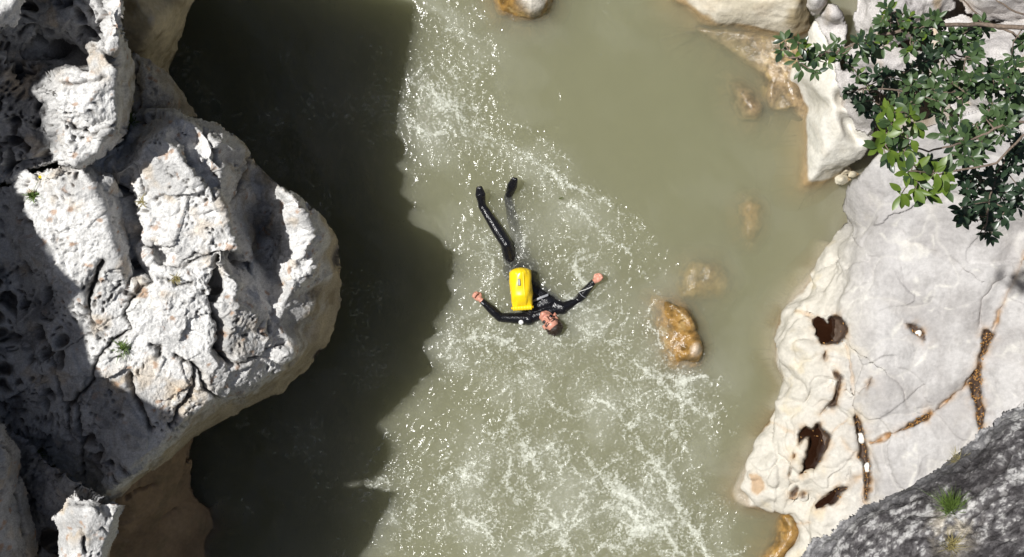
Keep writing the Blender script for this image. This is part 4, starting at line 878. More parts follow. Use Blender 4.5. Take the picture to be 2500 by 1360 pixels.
    L(v_, core.inputs['Value'])
    at3 = N(nt, 'ShaderNodeAttribute', attribute_name='milk'); milk = at3.outputs['Fac']
    mmo = MATH('ADD', MATH('ADD', sm.outputs[0], core.outputs[0]), milk, True)
    mx2 = N(nt, 'ShaderNodeMixShader'); L(mmo, mx2.inputs[0]); L(mx.outputs[0], mx2.inputs[1]); L(df.outputs[0], mx2.inputs[2])
    L(mx2.outputs[0], out.inputs['Surface'])
    pv = N(nt, 'ShaderNodeVolumePrincipled')
    pv.inputs['Color'].default_value = (0.712, 0.71, 0.545, 1)
    pv.inputs['Density'].default_value = 3.8; pv.inputs['Anisotropy'].default_value = 0.1
    L(pv.outputs[0], out.inputs['Volume'])
    m_.cycles.homogeneous_volume = True
    me = np_mesh('river_water', Vall, [Q, side, bot], m_, True, None, {'foam': ext(foam_f), 'turb': ext(turb), 'milk': ext(milk_a)})
    tag(link('river_water', me), 'cloudy olive-green river water streaked with white foam', None, None, 'structure')
river()

# ---- stones in and under the water
def wet_col(base=(0.33, 0.19, 0.055), pale=(0.5, 0.42, 0.33), paleamt=0.0, pc=(0, 0, 1)):
    def f(P, n, C, U, V, ex, I):
        c = mixc(np.array(base), np.array(base) * 0.4, sstep(-0.2, 0.4, fbm(P * 6, 5, 82, 0.65)) * 0.85)
        c = mixc(c, np.array(base) * 0.25, sstep(0.82, 0.96, ridged(P * 5, 2, 84)) * 0.7)
        c = mixc(c, np.array([0.5, 0.36, 0.16]), sstep(0.2, 0.6, fbm(P * 8, 3, 83)) * 0.5)
        pm = np.exp(-((U - pc[0]) ** 2 + (V - pc[1]) ** 2) / pc[2] ** 2) * paleamt
        c = mixc(c, np.array(pale), np.clip(pm * 1.5, 0, 1) * sstep(-0.4, 0.2, fbm(P * 6, 3, 89) + pm - 0.3))
        return np.concatenate([np.clip(c, 0.02, 0.8), np.clip(1 - pm * 0.7, 0, 1)[:, None]], 1)
    return f
relief_shore('amber_stone', [(1588, 728, -0.110), (1610, 728, -0.050), (1640, 735, 0.000), (1678, 750, 0.000), (1700, 785, -0.010), (1714, 830, -0.020), (1720, 870, -0.030), (1712, 890, -0.050), (1690, 905, -0.100), (1640, 905, -0.120), (1622, 880, -0.100), (1618, 850, -0.080), (1600, 800, -0.100)],
       [(1640, 745, 0.080), (1675, 765, 0.110), (1692, 800, 0.090), (1680, 820, 0.010), (1650, 800, 0.000), (1625, 770, 0.000), (1640, 840, -0.020), (1680, 850, 0.000), (1705, 845, 0.120), (1708, 870, 0.080), (1685, 868, 0.080), (1660, 858, 0.010), (1650, 880, -0.030), (1690, 885, -0.020)], 2.0, 4,
       pale_disp(1.1), wet_col(paleamt=0.55, pc=(1703, 855, 16)), M_WET, 'wet amber stone breaking the surface right of the swimmer', 'stone', seed=40, shore=14, skirt=((0.03, 0.04), (0.08, 0.15), (0.12, 1.2)))
relief_shore('sunken_amber_stone', [(1660, 665, -0.22), (1690, 636, -0.14), (1760, 640, -0.16), (1785, 680, -0.22), (1770, 725, -0.22), (1700, 735, -0.20), (1660, 735, -0.18), (1650, 700, -0.22)],
       [(1735, 650, -0.065), (1715, 680, -0.10), (1690, 710, -0.085), (1730, 690, -0.09), (1680, 680, -0.12), (1750, 700, -0.12)], 3, 6, pale_disp(0.6), wet_col(base=(0.30, 0.205, 0.085)), M_WET, 'blurred amber stone just under the surface above the wet amber stone', 'stone', seed=41, shore=14, skirt=((0.08, 0.08), (0.15, 0.3), (0.2, 1.1)))
relief_shore('top_edge_stone', [(1185, -90, 0.0), (1208, 0, -0.03), (1222, 35, -0.04), (1260, 52, -0.05), (1300, 55, -0.03), (1330, 42, 0.0), (1350, 10, 0.0), (1375, -90, 0.02)],
       [(1240, 10, 0.06), (1275, 15, 0.2), (1300, 25, 0.16), (1320, 15, 0.18), (1300, -20, 0.26), (1280, 38, 0.05), (1260, -40, 0.2)], 2.4, 5, pale_disp(0.8), wet_col(paleamt=1.2, pale=(0.62, 0.58, 0.5), pc=(1310, -5, 32)), M_WET,
       'amber stone with a dry white crown at the middle of the top edge', 'stone', seed=42, shore=14, skirt=((0.04, 0.05), (0.12, 0.2), (0.15, 1.2)))
relief_shore('amber_shore_ledge', [(1912, 1250, 0.0), (1938, 1262, 0.02), (1949, 1290, 0.04), (1945, 1325, 0.04), (1918, 1362, 0.02), (1900, 1450, 0.0), (1840, 1450, -0.05), (1862, 1350, -0.06), (1890, 1325, -0.05), (1900, 1290, -0.06)],
       [(1930, 1280, 0.07), (1930, 1310, 0.08), (1905, 1345, 0.06), (1880, 1390, 0.04)], 2.4, 4, pale_disp(0.6), wet_col(paleamt=0.5, pc=(1912, 1325, 14)), M_WET, 'rounded wet amber ledge at the foot of the slab near the bottom edge', 'stone', seed=43, skirt=((0.04, 0.05), (0.1, 0.2), (0.15, 1.2)))
relief_shore('sunken_ledge', [(1700, 70, -0.10), (1780, 75, -0.07), (1850, 85, -0.04), (1935, 95, -0.02), (1985, 120, -0.02), (1975, 300, -0.04), (1950, 285, -0.03), (1935, 262, 0.0), (1905, 270, -0.06), (1885, 265, -0.05), (1870, 230, -0.05), (1858, 180, -0.09), (1790, 130, -0.14)],
       [(1900, 150, 0.0), (1885, 200, 0.015), (1880, 240, 0.015), (1925, 200, 0.03), (1940, 180, 0.03), (1908, 235, -0.05), (1938, 240, 0.035), (1955, 260, 0.02), (1850, 120, -0.05), (1870, 150, -0.03), (1960, 150, 0.02)], 2.8, 4,
       pale_disp(0.5), wet_col(base=(0.33, 0.24, 0.135)), M_WET, 'submerged tan ledge at the foot of the white wedge rock', 'rock', seed=44, skirt=((0.1, 0.06), (0.3, 0.25), (0.4, 1.1)))
relief_shore('sunken_hump_stone', [(1785, 200, -0.14), (1810, 200, -0.12), (1840, 225, -0.08), (1858, 262, -0.02), (1850, 285, -0.03), (1820, 285, -0.08), (1800, 255, -0.12)],
       [(1810, 225, -0.03), (1825, 248, 0.01), (1838, 268, 0.02)], 2.4, 4, pale_disp(0.4), wet_col(base=(0.34, 0.245, 0.135)), M_WET, 'small brown hump of stone just breaking the calm pool left of the ledge', 'stone', seed=45, skirt=((0.06, 0.06), (0.15, 0.25), (0.2, 1.1)))
relief_shore('sunken_orange_stone', [(1810, 505, -0.15), (1832, 490, -0.11), (1852, 505, -0.12), (1850, 560, -0.16), (1838, 590, -0.2), (1820, 570, -0.18)],
       [(1832, 515, -0.09), (1835, 540, -0.14)], 2.6, 3, pale_disp(0.4), wet_col(base=(0.36, 0.22, 0.08)), M_WET, 'faint orange stone deep in the calm water right of the swimmer', 'stone', seed=46, skirt=((0.06, 0.08), (0.1, 0.3), (0.1, 1.0)))

# ---- rain pools lying in the potholes
M_POOL = simple_mat('tea_brown_pool_water', (0.020, 0.008, 0.004), 0.04, 0.5, 0.2, 8)
POOLS = [(0, 'heart-shaped', 0.46), (1, 'largest tall', 0.385), (2, 'slanted leaf-shaped', 0.40)]
dg = bpy.context.evaluated_depsgraph_get()
def slab_z(px, py, zguess):
    """height of the finished slab under a photo position"""
    o = Vector((0, 0, CAM_H)); d = (Wp(px, py, zguess) - o).normalized()
    ok, loc, nn, fi = slab.ray_cast(o, d)
    return loc if ok else Wp(px, py, zguess)
bpy.context.view_layer.update()
for (hi, adj, zz) in POOLS:
    pl = HOLES[hi][0]
    c = (sum(p[0] for p in pl) / len(pl), sum(p[1] for p in pl) / len(pl))
    zs = sorted(slab_z(c[0] + (p[0] - c[0]) * 0.6, c[1] + (p[1] - c[1]) * 0.6, zz).z for p in pl)
    zf = zs[len(zs) // 2] + 0.015
    top = [Wp(c[0] + (p[0] - c[0]) * 1.0, c[1] + (p[1] - c[1]) * 1.0, zf) for p in pl]
    V = top + [v - Vector((0, 0, 0.12)) for v in top]; n = len(top)
    F = [tuple(range(n))[::-1]] + [(i, (i + 1) % n, n + (i + 1) % n, n + i) for i in range(n)]
    o = link('rain_pool', py_mesh('rain_pool', V, F, M_POOL, False))
    tag(o, adj + ' pothole pool of tea-brown water in the pale slab', None, None, 'structure')

# leaf litter in the cracks and pools of the slab
def litter():
    rnd = random.Random(5); V = []; F = []; MI = []
    for hi, cnt in ((1, 16), (5, 70), (12, 150), (13, 60), (0, 18), (2, 10), (4, 6)):
        pl = HOLES[hi][0]; xs = [p[0] for p in pl]; ys = [p[1] for p in pl]; k = 0; tries = 0
        while k < cnt and tries < 4000:
            tries += 1
            x = rnd.uniform(min(xs), max(xs)); y = rnd.uniform(min(ys), max(ys))
            if not in_poly(np.array([x]), np.array([y]), pl)[0]: continue
            if hi in (0, 1) and rnd.random() < 0.6 and ((hi == 1 and y > min(ys) + 60) or (hi == 0 and y < min(ys) + 36)): continue
            p = slab_z(x, y, 0.6) + Vector((0, 0, 0.022 if hi in (0, 1, 2) else 0.008)); k += 1
            a = rnd.uniform(0, 6.28); l = rnd.uniform(0.007, 0.018); w = l * rnd.uniform(0.3, 0.5)
            d = Vector((math.cos(a), math.sin(a), rnd.uniform(-.3, .3))); s = Vector((-math.sin(a), math.cos(a), rnd.uniform(-.3, .3)))
            b = len(V); V += [p - d * l, p + s * w, p + d * l, p - s * w, p + Vector((0, 0, 0.004))]
            F += [(b, b + 3, b + 4), (b + 3, b + 2, b + 4), (b + 2, b + 1, b + 4), (b + 1, b, b + 4)]
    o = link('leaf_litter', py_mesh('leaf_litter', V, F, simple_mat('dry_leaf_litter', (0.34, 0.18, 0.06), 0.8, 0.2, 0.6, 40), False), slab)
    o['kind'] = 'stuff'
litter()

# white pebbles
M_PEB = simple_mat('white_pebble', (0.74, 0.72, 0.67), 0.6, 0.3, 0.08, 14, 0.15)
for (c, r, lab) in [(Z5(683, 863), 0.050, 'larger of two white pebbles in the dark slit of the slab'), (Z6(1085, 710), 0.045, 'smaller lower white pebble in the dark slit of the slab'), (Z5(920, 432), 0.032, 'white pebble alone in the eye-shaped hollow of the slab')]:
    p = slab_z(c[0], c[1], 0.7)
    bm = bmesh.new(); bmesh.ops.create_icosphere(bm, subdivisions=3, radius=1)
    for v in bm.verts:
        q = v.co.copy(); k = 1 + 0.07 * math.sin(3 * q.x + 2 * q.y + c[0]) + 0.05 * math.sin(4 * q.y - q.z)
        v.co = Vector((q.x * r * k * 0.95, q.y * r * 1.1 * k, q.z * r * 0.7))
    me = bpy.data.meshes.new('pebble'); bm.to_mesh(me); bm.free(); me.materials.append(M_PEB)
    me.polygons.foreach_set('use_smooth', np.full(len(me.polygons), True))
    o = link('white_pebble', me); o.location = p + Vector((0, 0, r * 0.45)); tag(o, lab, 'pebble', 'white pebbles in the slab')

#@@OBJECTS
# ================================================================== OBJECTS
def capsule(a, b, ra, rb, seg=14):
    a, b = Vector(a), Vector(b); t = (b - a); L_ = t.length; t = t.normalized() if L_ > 1e-6 else Vector((0, 0, 1))
    e1 = t.orthogonal().normalized(); e2 = t.cross(e1)
    rings = []
    for k in range(1, 6): an = math.pi / 2 * (1 - k / 6); rings.append((a - t * ra * math.sin(an), ra * math.cos(an)))
    rings.append((a, ra)); rings.append((b, rb))
    for k in range(1, 6): an = math.pi / 2 * (k / 6); rings.append((b + t * rb * math.sin(an), rb * math.cos(an)))
    V = [a - t * ra]; F = []
    for c, r in rings: V += [c + (e1 * math.cos(2 * math.pi * i / seg) + e2 * math.sin(2 * math.pi * i / seg)) * r for i in range(seg)]
    V.append(b + t * rb); n = len(rings)
    for i in range(seg):
        j = (i + 1) % seg
        F.append((0, 1 + j, 1 + i))
        for k in range(n - 1): F.append((1 + k * seg + i, 1 + k * seg + j, 1 + (k + 1) * seg + j, 1 + (k + 1) * seg + i))
        F.append((1 + (n - 1) * seg + i, 1 + (n - 1) * seg + j, len(V) - 1))
    return V, F

def ellipsoid(c, ax, seg=16):
    """ax: three world-space half-axis vectors"""
    V = []; F = []; c = Vector(c); ax = [Vector(q) for q in ax]; m = 12
    for j in range(m + 1):
        th = math.pi * j / m
        for i in range(seg):
            ph = 2 * math.pi * i / seg
            V.append(c + ax[0] * math.sin(th) * math.cos(ph) + ax[1] * math.sin(th) * math.sin(ph) + ax[2] * math.cos(th))
    for j in range(m):
        for i in range(seg): F.append((j * seg + i, (j + 1) * seg + i, (j + 1) * seg + (i + 1) % seg, j * seg + (i + 1) % seg))
    return V, F

def fuse(name, prims, voxel, smooth_it=4, smooth_f=0.5):
    """union of overlapping closed shapes as one continuous surface"""
    V = []; F = []
    for v, f in prims:
        b = len(V); V += v; F += [tuple(b + i for i in q) for q in f]
    me = py_mesh(name, V, F)
    bm = bmesh.new(); bm.from_mesh(me); bmesh.ops.remove_doubles(bm, verts=bm.verts, dist=1e-5); bmesh.ops.recalc_face_normals(bm, faces=bm.faces); bm.to_mesh(me); bm.free()
    o = bpy.data.objects.new(name, me); COL.objects.link(o)
    md = o.modifiers.new('r', 'REMESH'); md.mode = 'VOXEL'; md.voxel_size = voxel
    sm = o.modifiers.new('s', 'SMOOTH'); sm.factor = smooth_f; sm.iterations = smooth_it
    bpy.context.view_layer.update()
    out = bpy.data.meshes.new_from_object(o.evaluated_get(bpy.context.evaluated_depsgraph_get()))
    bpy.data.objects.remove(o); out.name = name
    out.polygons.foreach_set('use_smooth', np.full(len(out.polygons), True))
    out.materials.clear()
    return out

# ---------------------------------------------------------------- the swimmer
M_SUIT = simple_mat('wet_black_neoprene', (0.008, 0.008, 0.010), 0.20, 0.5, 0.3, 70, 0.5)
M_SKIN = simple_mat('skin', (0.56, 0.265, 0.19), 0.42, 0.45, 0.12, 30, 0.1)
M_HAIR = simple_mat('wet_dark_hair', (0.028, 0.017, 0.011), 0.38, 0.5, 0.5, 120, 0.8)
M_LIP = simple_mat('lips', (0.42, 0.16, 0.13), 0.4, 0.4, 0.1, 30)
M_WHITE = simple_mat('white_print', (0.78, 0.78, 0.76), 0.5, 0.4, 0.05, 30)
M_GREYP = simple_mat('grey_print', (0.30, 0.31, 0.33), 0.4, 0.5, 0.1, 30)

def swimmer():
    root = empty('person', Wp(1290, 700, -0.2))
    tag(root, 'man in a black wetsuit floating on his back with arms spread', 'person')
    pr = []
    hipL, hipR = Wp(1256, 662, -0.16), Wp(1287, 655, -0.17)
    kneeL, kneeR = Wp(1237, 597, 0.03), Wp(1260, 572, -0.15)
    ankL, ankR = Wp(1177, 503, 0.035), Wp(1240, 482, -0.05)
    pel = Wp(1273, 664, -0.13); belly = Wp(1287, 700, -0.11)
    chL, chR = Wp(1300, 752, -0.085), Wp(1338, 738, -0.085)
    shL, shR = Wp(1291, 778, -0.02), Wp(1373, 752, -0.035)
    nb = Wp(1329, 763, -0.02); hd = Wp(1343, 787, 0.035)
    elL, elR = Wp(1221, 775, 0.005), Wp(1412, 732, -0.05)
    wrL, wrR = Wp(1177, 735, 0.055), Wp(1448, 689, 0.06)
    pr += [capsule(hipL, hipR, 0.125, 0.125), capsule(pel, belly, 0.14, 0.125), capsule(belly, chL, 0.12, 0.115), capsule(belly, chR, 0.12, 0.115), capsule(chL, chR, 0.118, 0.118),
           capsule(chL, shL, 0.10, 0.07), capsule(chR, shR, 0.10, 0.07), capsule(nb, hd, 0.06, 0.055), capsule(shL, nb, 0.06, 0.06), capsule(shR, nb, 0.06, 0.06)]
    pr += [capsule(shL, elL, 0.066, 0.047), capsule(elL, elL.lerp(wrL, 0.35), 0.047, 0.048), capsule(elL.lerp(wrL, 0.35), wrL, 0.048, 0.031),
           capsule(shR, elR, 0.066, 0.047), capsule(elR, elR.lerp(wrR, 0.35), 0.047, 0.048), capsule(elR.lerp(wrR, 0.35), wrR, 0.048, 0.031)]
    pr += [capsule(hipL, kneeL, 0.098, 0.062), capsule(kneeL, kneeL.lerp(ankL, 0.35), 0.060, 0.060), capsule(kneeL.lerp(ankL, 0.35), ankL, 0.060, 0.042),
           capsule(hipR, kneeR, 0.098, 0.062), capsule(kneeR, kneeR.lerp(ankR, 0.35), 0.060, 0.060), capsule(kneeR.lerp(ankR, 0.35), ankR, 0.060, 0.042)]
    # feet (neoprene socks): heel, ball, toes
    def foot(ank, toe, side):
        heel = ank + (ank - toe).normalized() * 0.02 + Vector((0, 0, -0.03))
        ball = ank.lerp(toe, 0.66); s = Vector(side) * 0.018
        return [capsule(ank, heel, 0.042, 0.036), capsule(heel, ball + s, 0.036, 0.036), capsule(heel, ball - s, 0.034, 0.034), capsule(ball + s, toe + s * 0.7, 0.036, 0.024), capsule(ball - s, toe - s * 0.6, 0.033, 0.022), capsule(ank, ball, 0.042, 0.036)]
    toeL, toeR = Wp(1170, 460, 0.13), Wp(1256, 438, 0.13)
    pr += foot(ankL, toeL, (0.98, 0.15, 0)) + foot(ankR, toeR, (0.9, -0.35, 0))
    # head
    up2 = Vector((0.64, -0.77, 0)).normalized()
    u = (up2 * 0.90 + Vector((0, 0, 0.43))).normalized(); f = (Vector((0, 0, 0.90)) - up2 * 0.43).normalized(); r = f.cross(u).normalized()
    H = lambda a, b, c: hd + r * a + f * b + u * c
    E = lambda p, a, b, c: ellipsoid(p, (r * a, f * b, u * c))
    pr += [E(H(0, -0.012, 0.035), 0.078, 0.096, 0.100), E(H(0, 0.022, -0.05), 0.060, 0.068, 0.072), E(H(0, 0.03, 0.045), 0.066, 0.060, 0.06), E(H(0, 0.062, -0.098), 0.027, 0.026, 0.022),
           capsule(H(0, 0.088, 0.022), H(0, 0.112, -0.022), 0.011, 0.016), capsule(H(-0.014, 0.098, -0.026), H(0.014, 0.098, -0.026), 0.010, 0.010),
           capsule(H(-0.048, 0.070, 0.034), H(0.048, 0.070, 0.034), 0.017, 0.017), E(H(-0.040, 0.068, -0.014), 0.024, 0.020, 0.020), E(H(0.040, 0.068, -0.014), 0.024, 0.020, 0.020),
           capsule(H(-0.022, 0.084, -0.062), H(0.022, 0.084, -0.062), 0.011, 0.011), capsule(H(0, 0.0, -0.06), nb, 0.056, 0.058)]
    for sgn in (-1, 1):
        pr += [E(H(0.080 * sgn, -0.012, 0.0), 0.012, 0.022, 0.034)]
    # hands: loosely closed fists
    def hand(w, d, n, th):
        d = Vector(d).normalized(); n = Vector(n); n = (n - d * n.dot(d)).normalized(); s = d.cross(n)
        o = [ellipsoid(w + d * 0.052, (d * 0.056, s * 0.042, n * 0.022)), capsule(w - d * 0.02, w + d * 0.02, 0.029, 0.028)]
        for k, (off, ln) in enumerate(((-0.032, 0.86), (-0.011, 1.0), (0.011, 1.05), (0.032, 0.95))):
            a = w + d * (0.088 - abs(off) * 0.25) + s * off
            b = a + (d * 0.026 + n * 0.018) * ln; c = b + (n * 0.022 - d * 0.006) * ln; e = c + (-d * 0.022 + n * 0.002) * ln
            o += [capsule(a, b, 0.0105, 0.010, 10), capsule(b, c, 0.010, 0.0092, 10), capsule(c, e, 0.0092, 0.008, 10)]
        a = w + d * 0.03 + s * 0.034 * th; b = a + d * 0.026 + s * 0.020 * th + n * 0.012; c = b + d * 0.026 - s * 0.012 * th + n * 0.012
        o += [capsule(a, b, 0.014, 0.011, 10), capsule(b, c, 0.011, 0.009, 10)]
        o = [([w + (v - w) * 0.9 for v in V_], F_) for V_, F_ in o]
        return o
    dL = (wrL - elL).normalized(); dR = (wrR - elR).normalized()
    dL = (dL + Vector((-0.1, 0.05, -0.05))).normalized(); dR = (Vector((dR.x, dR.y, 0.05)) + Vector((0.25, -0.1, 0))).normalized()
    pr += hand(wrL + dL * 0.015, dL, (0.1, 0.1, 1), 1) + hand(wrR + dR * 0.012, dR, (-0.1, 0.3, 1), -1)
    me = fuse('body', pr, 0.0055, 3, 0.5)
    for m in (M_SUIT, M_SKIN): me.materials.append(m)
    n = len(me.polygons); c = np.zeros(n * 3, np.float32); me.polygons.foreach_get('center', c); c = c.reshape(-1, 3)
    skin = np.zeros(n, np.int32)
    for w, d in ((wrL, dL), (wrR, dR)):
        q = c - np.array(w); skin[((q @ np.array(d)) > 0.008) & (np.linalg.norm(q, axis=1) < 0.2)] = 1
    q = c - np.array(hd); uu = q @ np.array(u)
    rr0 = q @ np.array(r); ff0 = q @ np.array(f)
    for (b0, c0, ra, rb, rc) in ((-0.012, 0.035, 0.078, 0.096, 0.100), (0.022, -0.05, 0.060, 0.068, 0.072), (0.03, 0.045, 0.066, 0.060, 0.06), (0.062, -0.098, 0.027, 0.026, 0.022), (0.1, 0.0, 0.03, 0.03, 0.05), (0.075, -0.06, 0.04, 0.03, 0.03)):
        skin[((rr0 / ra) ** 2 + ((ff0 - b0) / rb) ** 2 + ((uu - c0) / rc) ** 2) < 1.25] = 1
    skin[(np.abs(np.abs(rr0) - 0.082) < 0.02) & (np.abs(uu) < 0.045) & (np.abs(ff0 + 0.012) < 0.04)] = 1
    me.polygons.foreach_set('material_index', skin)
    inv = Matrix.Translation(-root.location)
    def part(nm, mesh, mat=None):
        mesh.transform(inv)
        if mat: mesh.materials.append(mat)
        return link(nm, mesh, root)
    b = part('body', me)
    hp = [E(H(0, -0.030, 0.052), 0.086, 0.098, 0.096), E(H(0, 0.008, 0.098), 0.066, 0.062, 0.044), E(H(0, -0.05, 0.0), 0.082, 0.076, 0.07)]
    rr = random.Random(3)
    for k in range(60):
        a = rr.uniform(-1.2, 1.2); b_ = rr.uniform(-0.6, 1.3)
        p = H(0.082 * math.sin(a), -0.03 + 0.094 * math.cos(a) * math.cos(b_) * 0.9, 0.055 + 0.094 * math.sin(b_) * math.cos(a))
        if (p - hd).dot(u) < 0.075 and (p - hd).dot(f) > 0.03: continue
        hp.append(capsule(p, p + (f * 0.5 * rr.uniform(-.3, 1) + u * rr.uniform(0.2, 1) + r * rr.uniform(-1, 1)) * 0.022, 0.011, 0.006, 8))
    part('hair', fuse('hair', hp, 0.005, 1, 0.5), M_HAIR)
    for sgn in (-1, 1):
        part('eyebrow', fuse('eyebrow', [capsule(H(0.018 * sgn, 0.090, 0.040), H(0.050 * sgn, 0.079, 0.042), 0.0065, 0.005)], 0.003, 1), M_HAIR)
        part('eye', fuse('eye', [capsule(H(0.022 * sgn, 0.080, 0.016), H(0.042 * sgn, 0.074, 0.014), 0.006, 0.005)], 0.003, 1), M_HAIR)
    part('mouth', fuse('mouth', [capsule(H(-0.022, 0.091, -0.061), H(0.022, 0.091, -0.061), 0.006, 0.006)], 0.003, 1), M_LIP)
    # printed round emblem on the left upper arm, stripe on the right sleeve, grey chest panel
    p = Wp(1272, 787, 0.045); V = []; F = []
    for k, (r1, z1) in enumerate(((0.024, -0.01), (0.024, 0.004), (0.018, 0.006), (0.010, 0.0065))):
        V += [p + Vector((math.cos(t) * r1, math.sin(t) * r1, z1)) for t in np.linspace(0, 2 * math.pi, 17)[:-1]]
    for k in range(3):
        for i in range(16): F.append((k * 16 + i, k * 16 + (i + 1) % 16, (k + 1) * 16 + (i + 1) % 16, (k + 1) * 16 + i))
    F.append(tuple(range(48, 64)))
    e = part('arm_emblem', py_mesh('arm_emblem', V, F), M_WHITE); e['label'] = 'round white print on the left upper arm'
    for k in range(3):
        a = 0.5 + k * 2.1
        pts = [p + Vector((math.cos(a + t) * 0.014, math.sin(a + t) * 0.014, 0.0075)) for t in np.linspace(0, 1.3, 6)]
        x = part('arm_emblem_mark', py_mesh('arm_emblem_mark', *tube(pts, [0.0028] * 6, 6)), M_GREYP); x.parent = e
    ax = (wrR - elR).normalized(); e1 = ax.cross(Vector((0, 0, 1))).normalized(); e2 = e1.cross(ax)
    def on_arm(t, an, ex=1.0):
        rr_ = (0.048 if t < 0.35 else 0.048 + (0.031 - 0.048) * (t - 0.35) / 0.65) + 0.0015
        return elR.lerp(wrR, t) + (e1 * math.cos(an) + e2 * math.sin(an)) * rr_ * ex
    pts = [on_arm(0.30 + 0.6 * t, 2.9 - 1.9 * t) for t in np.linspace(0, 1, 12)]
    part('sleeve_stripe', py_mesh('sleeve_stripe', *tube(pts, [0.0032] * 12, 6)), M_WHITE)
    pts = [on_arm(0.33, a) for a in np.linspace(0.3, 2.9, 10)]
    part('sleeve_stripe', py_mesh('sleeve_stripe', *tube(pts, [0.0028] * 10, 6)), M_GREYP)
    d2 = dL.cross(Vector((0, 0, 1))).normalized()
    V, F = capsule(wrL - dL * 0.03 + Vector((0, 0, 0.026)) - d2 * 0.012, wrL - dL * 0.008 + Vector((0, 0, 0.024)) - d2 * 0.012, 0.007, 0.007, 8)
    part('cuff_tab', py_mesh('cuff_tab', V, F), M_GREYP)
    cz = Wp(1318, 728, 0.06); V = []; F = []
    for i, t in enumerate(np.linspace(-1, 1, 9)):
        for j, w in enumerate((-1, 0, 1)):
            V.append(cz + Vector((t * 0.085, t * 0.035 + w * 0.012, 0.004 - 0.018 * t * t - 0.004 * w * w)))
    for i in range(8):
        for j in range(2): F.append((i * 3 + j, (i + 1) * 3 + j, (i + 1) * 3 + j + 1, i * 3 + j + 1))
    bmx = py_mesh('chest_panel', V, F); part('chest_panel', bmx, M_GREYP)
    mdf = root.children[-1].modifiers.new('t', 'SOLIDIFY'); mdf.thickness = 0.006
swimmer()

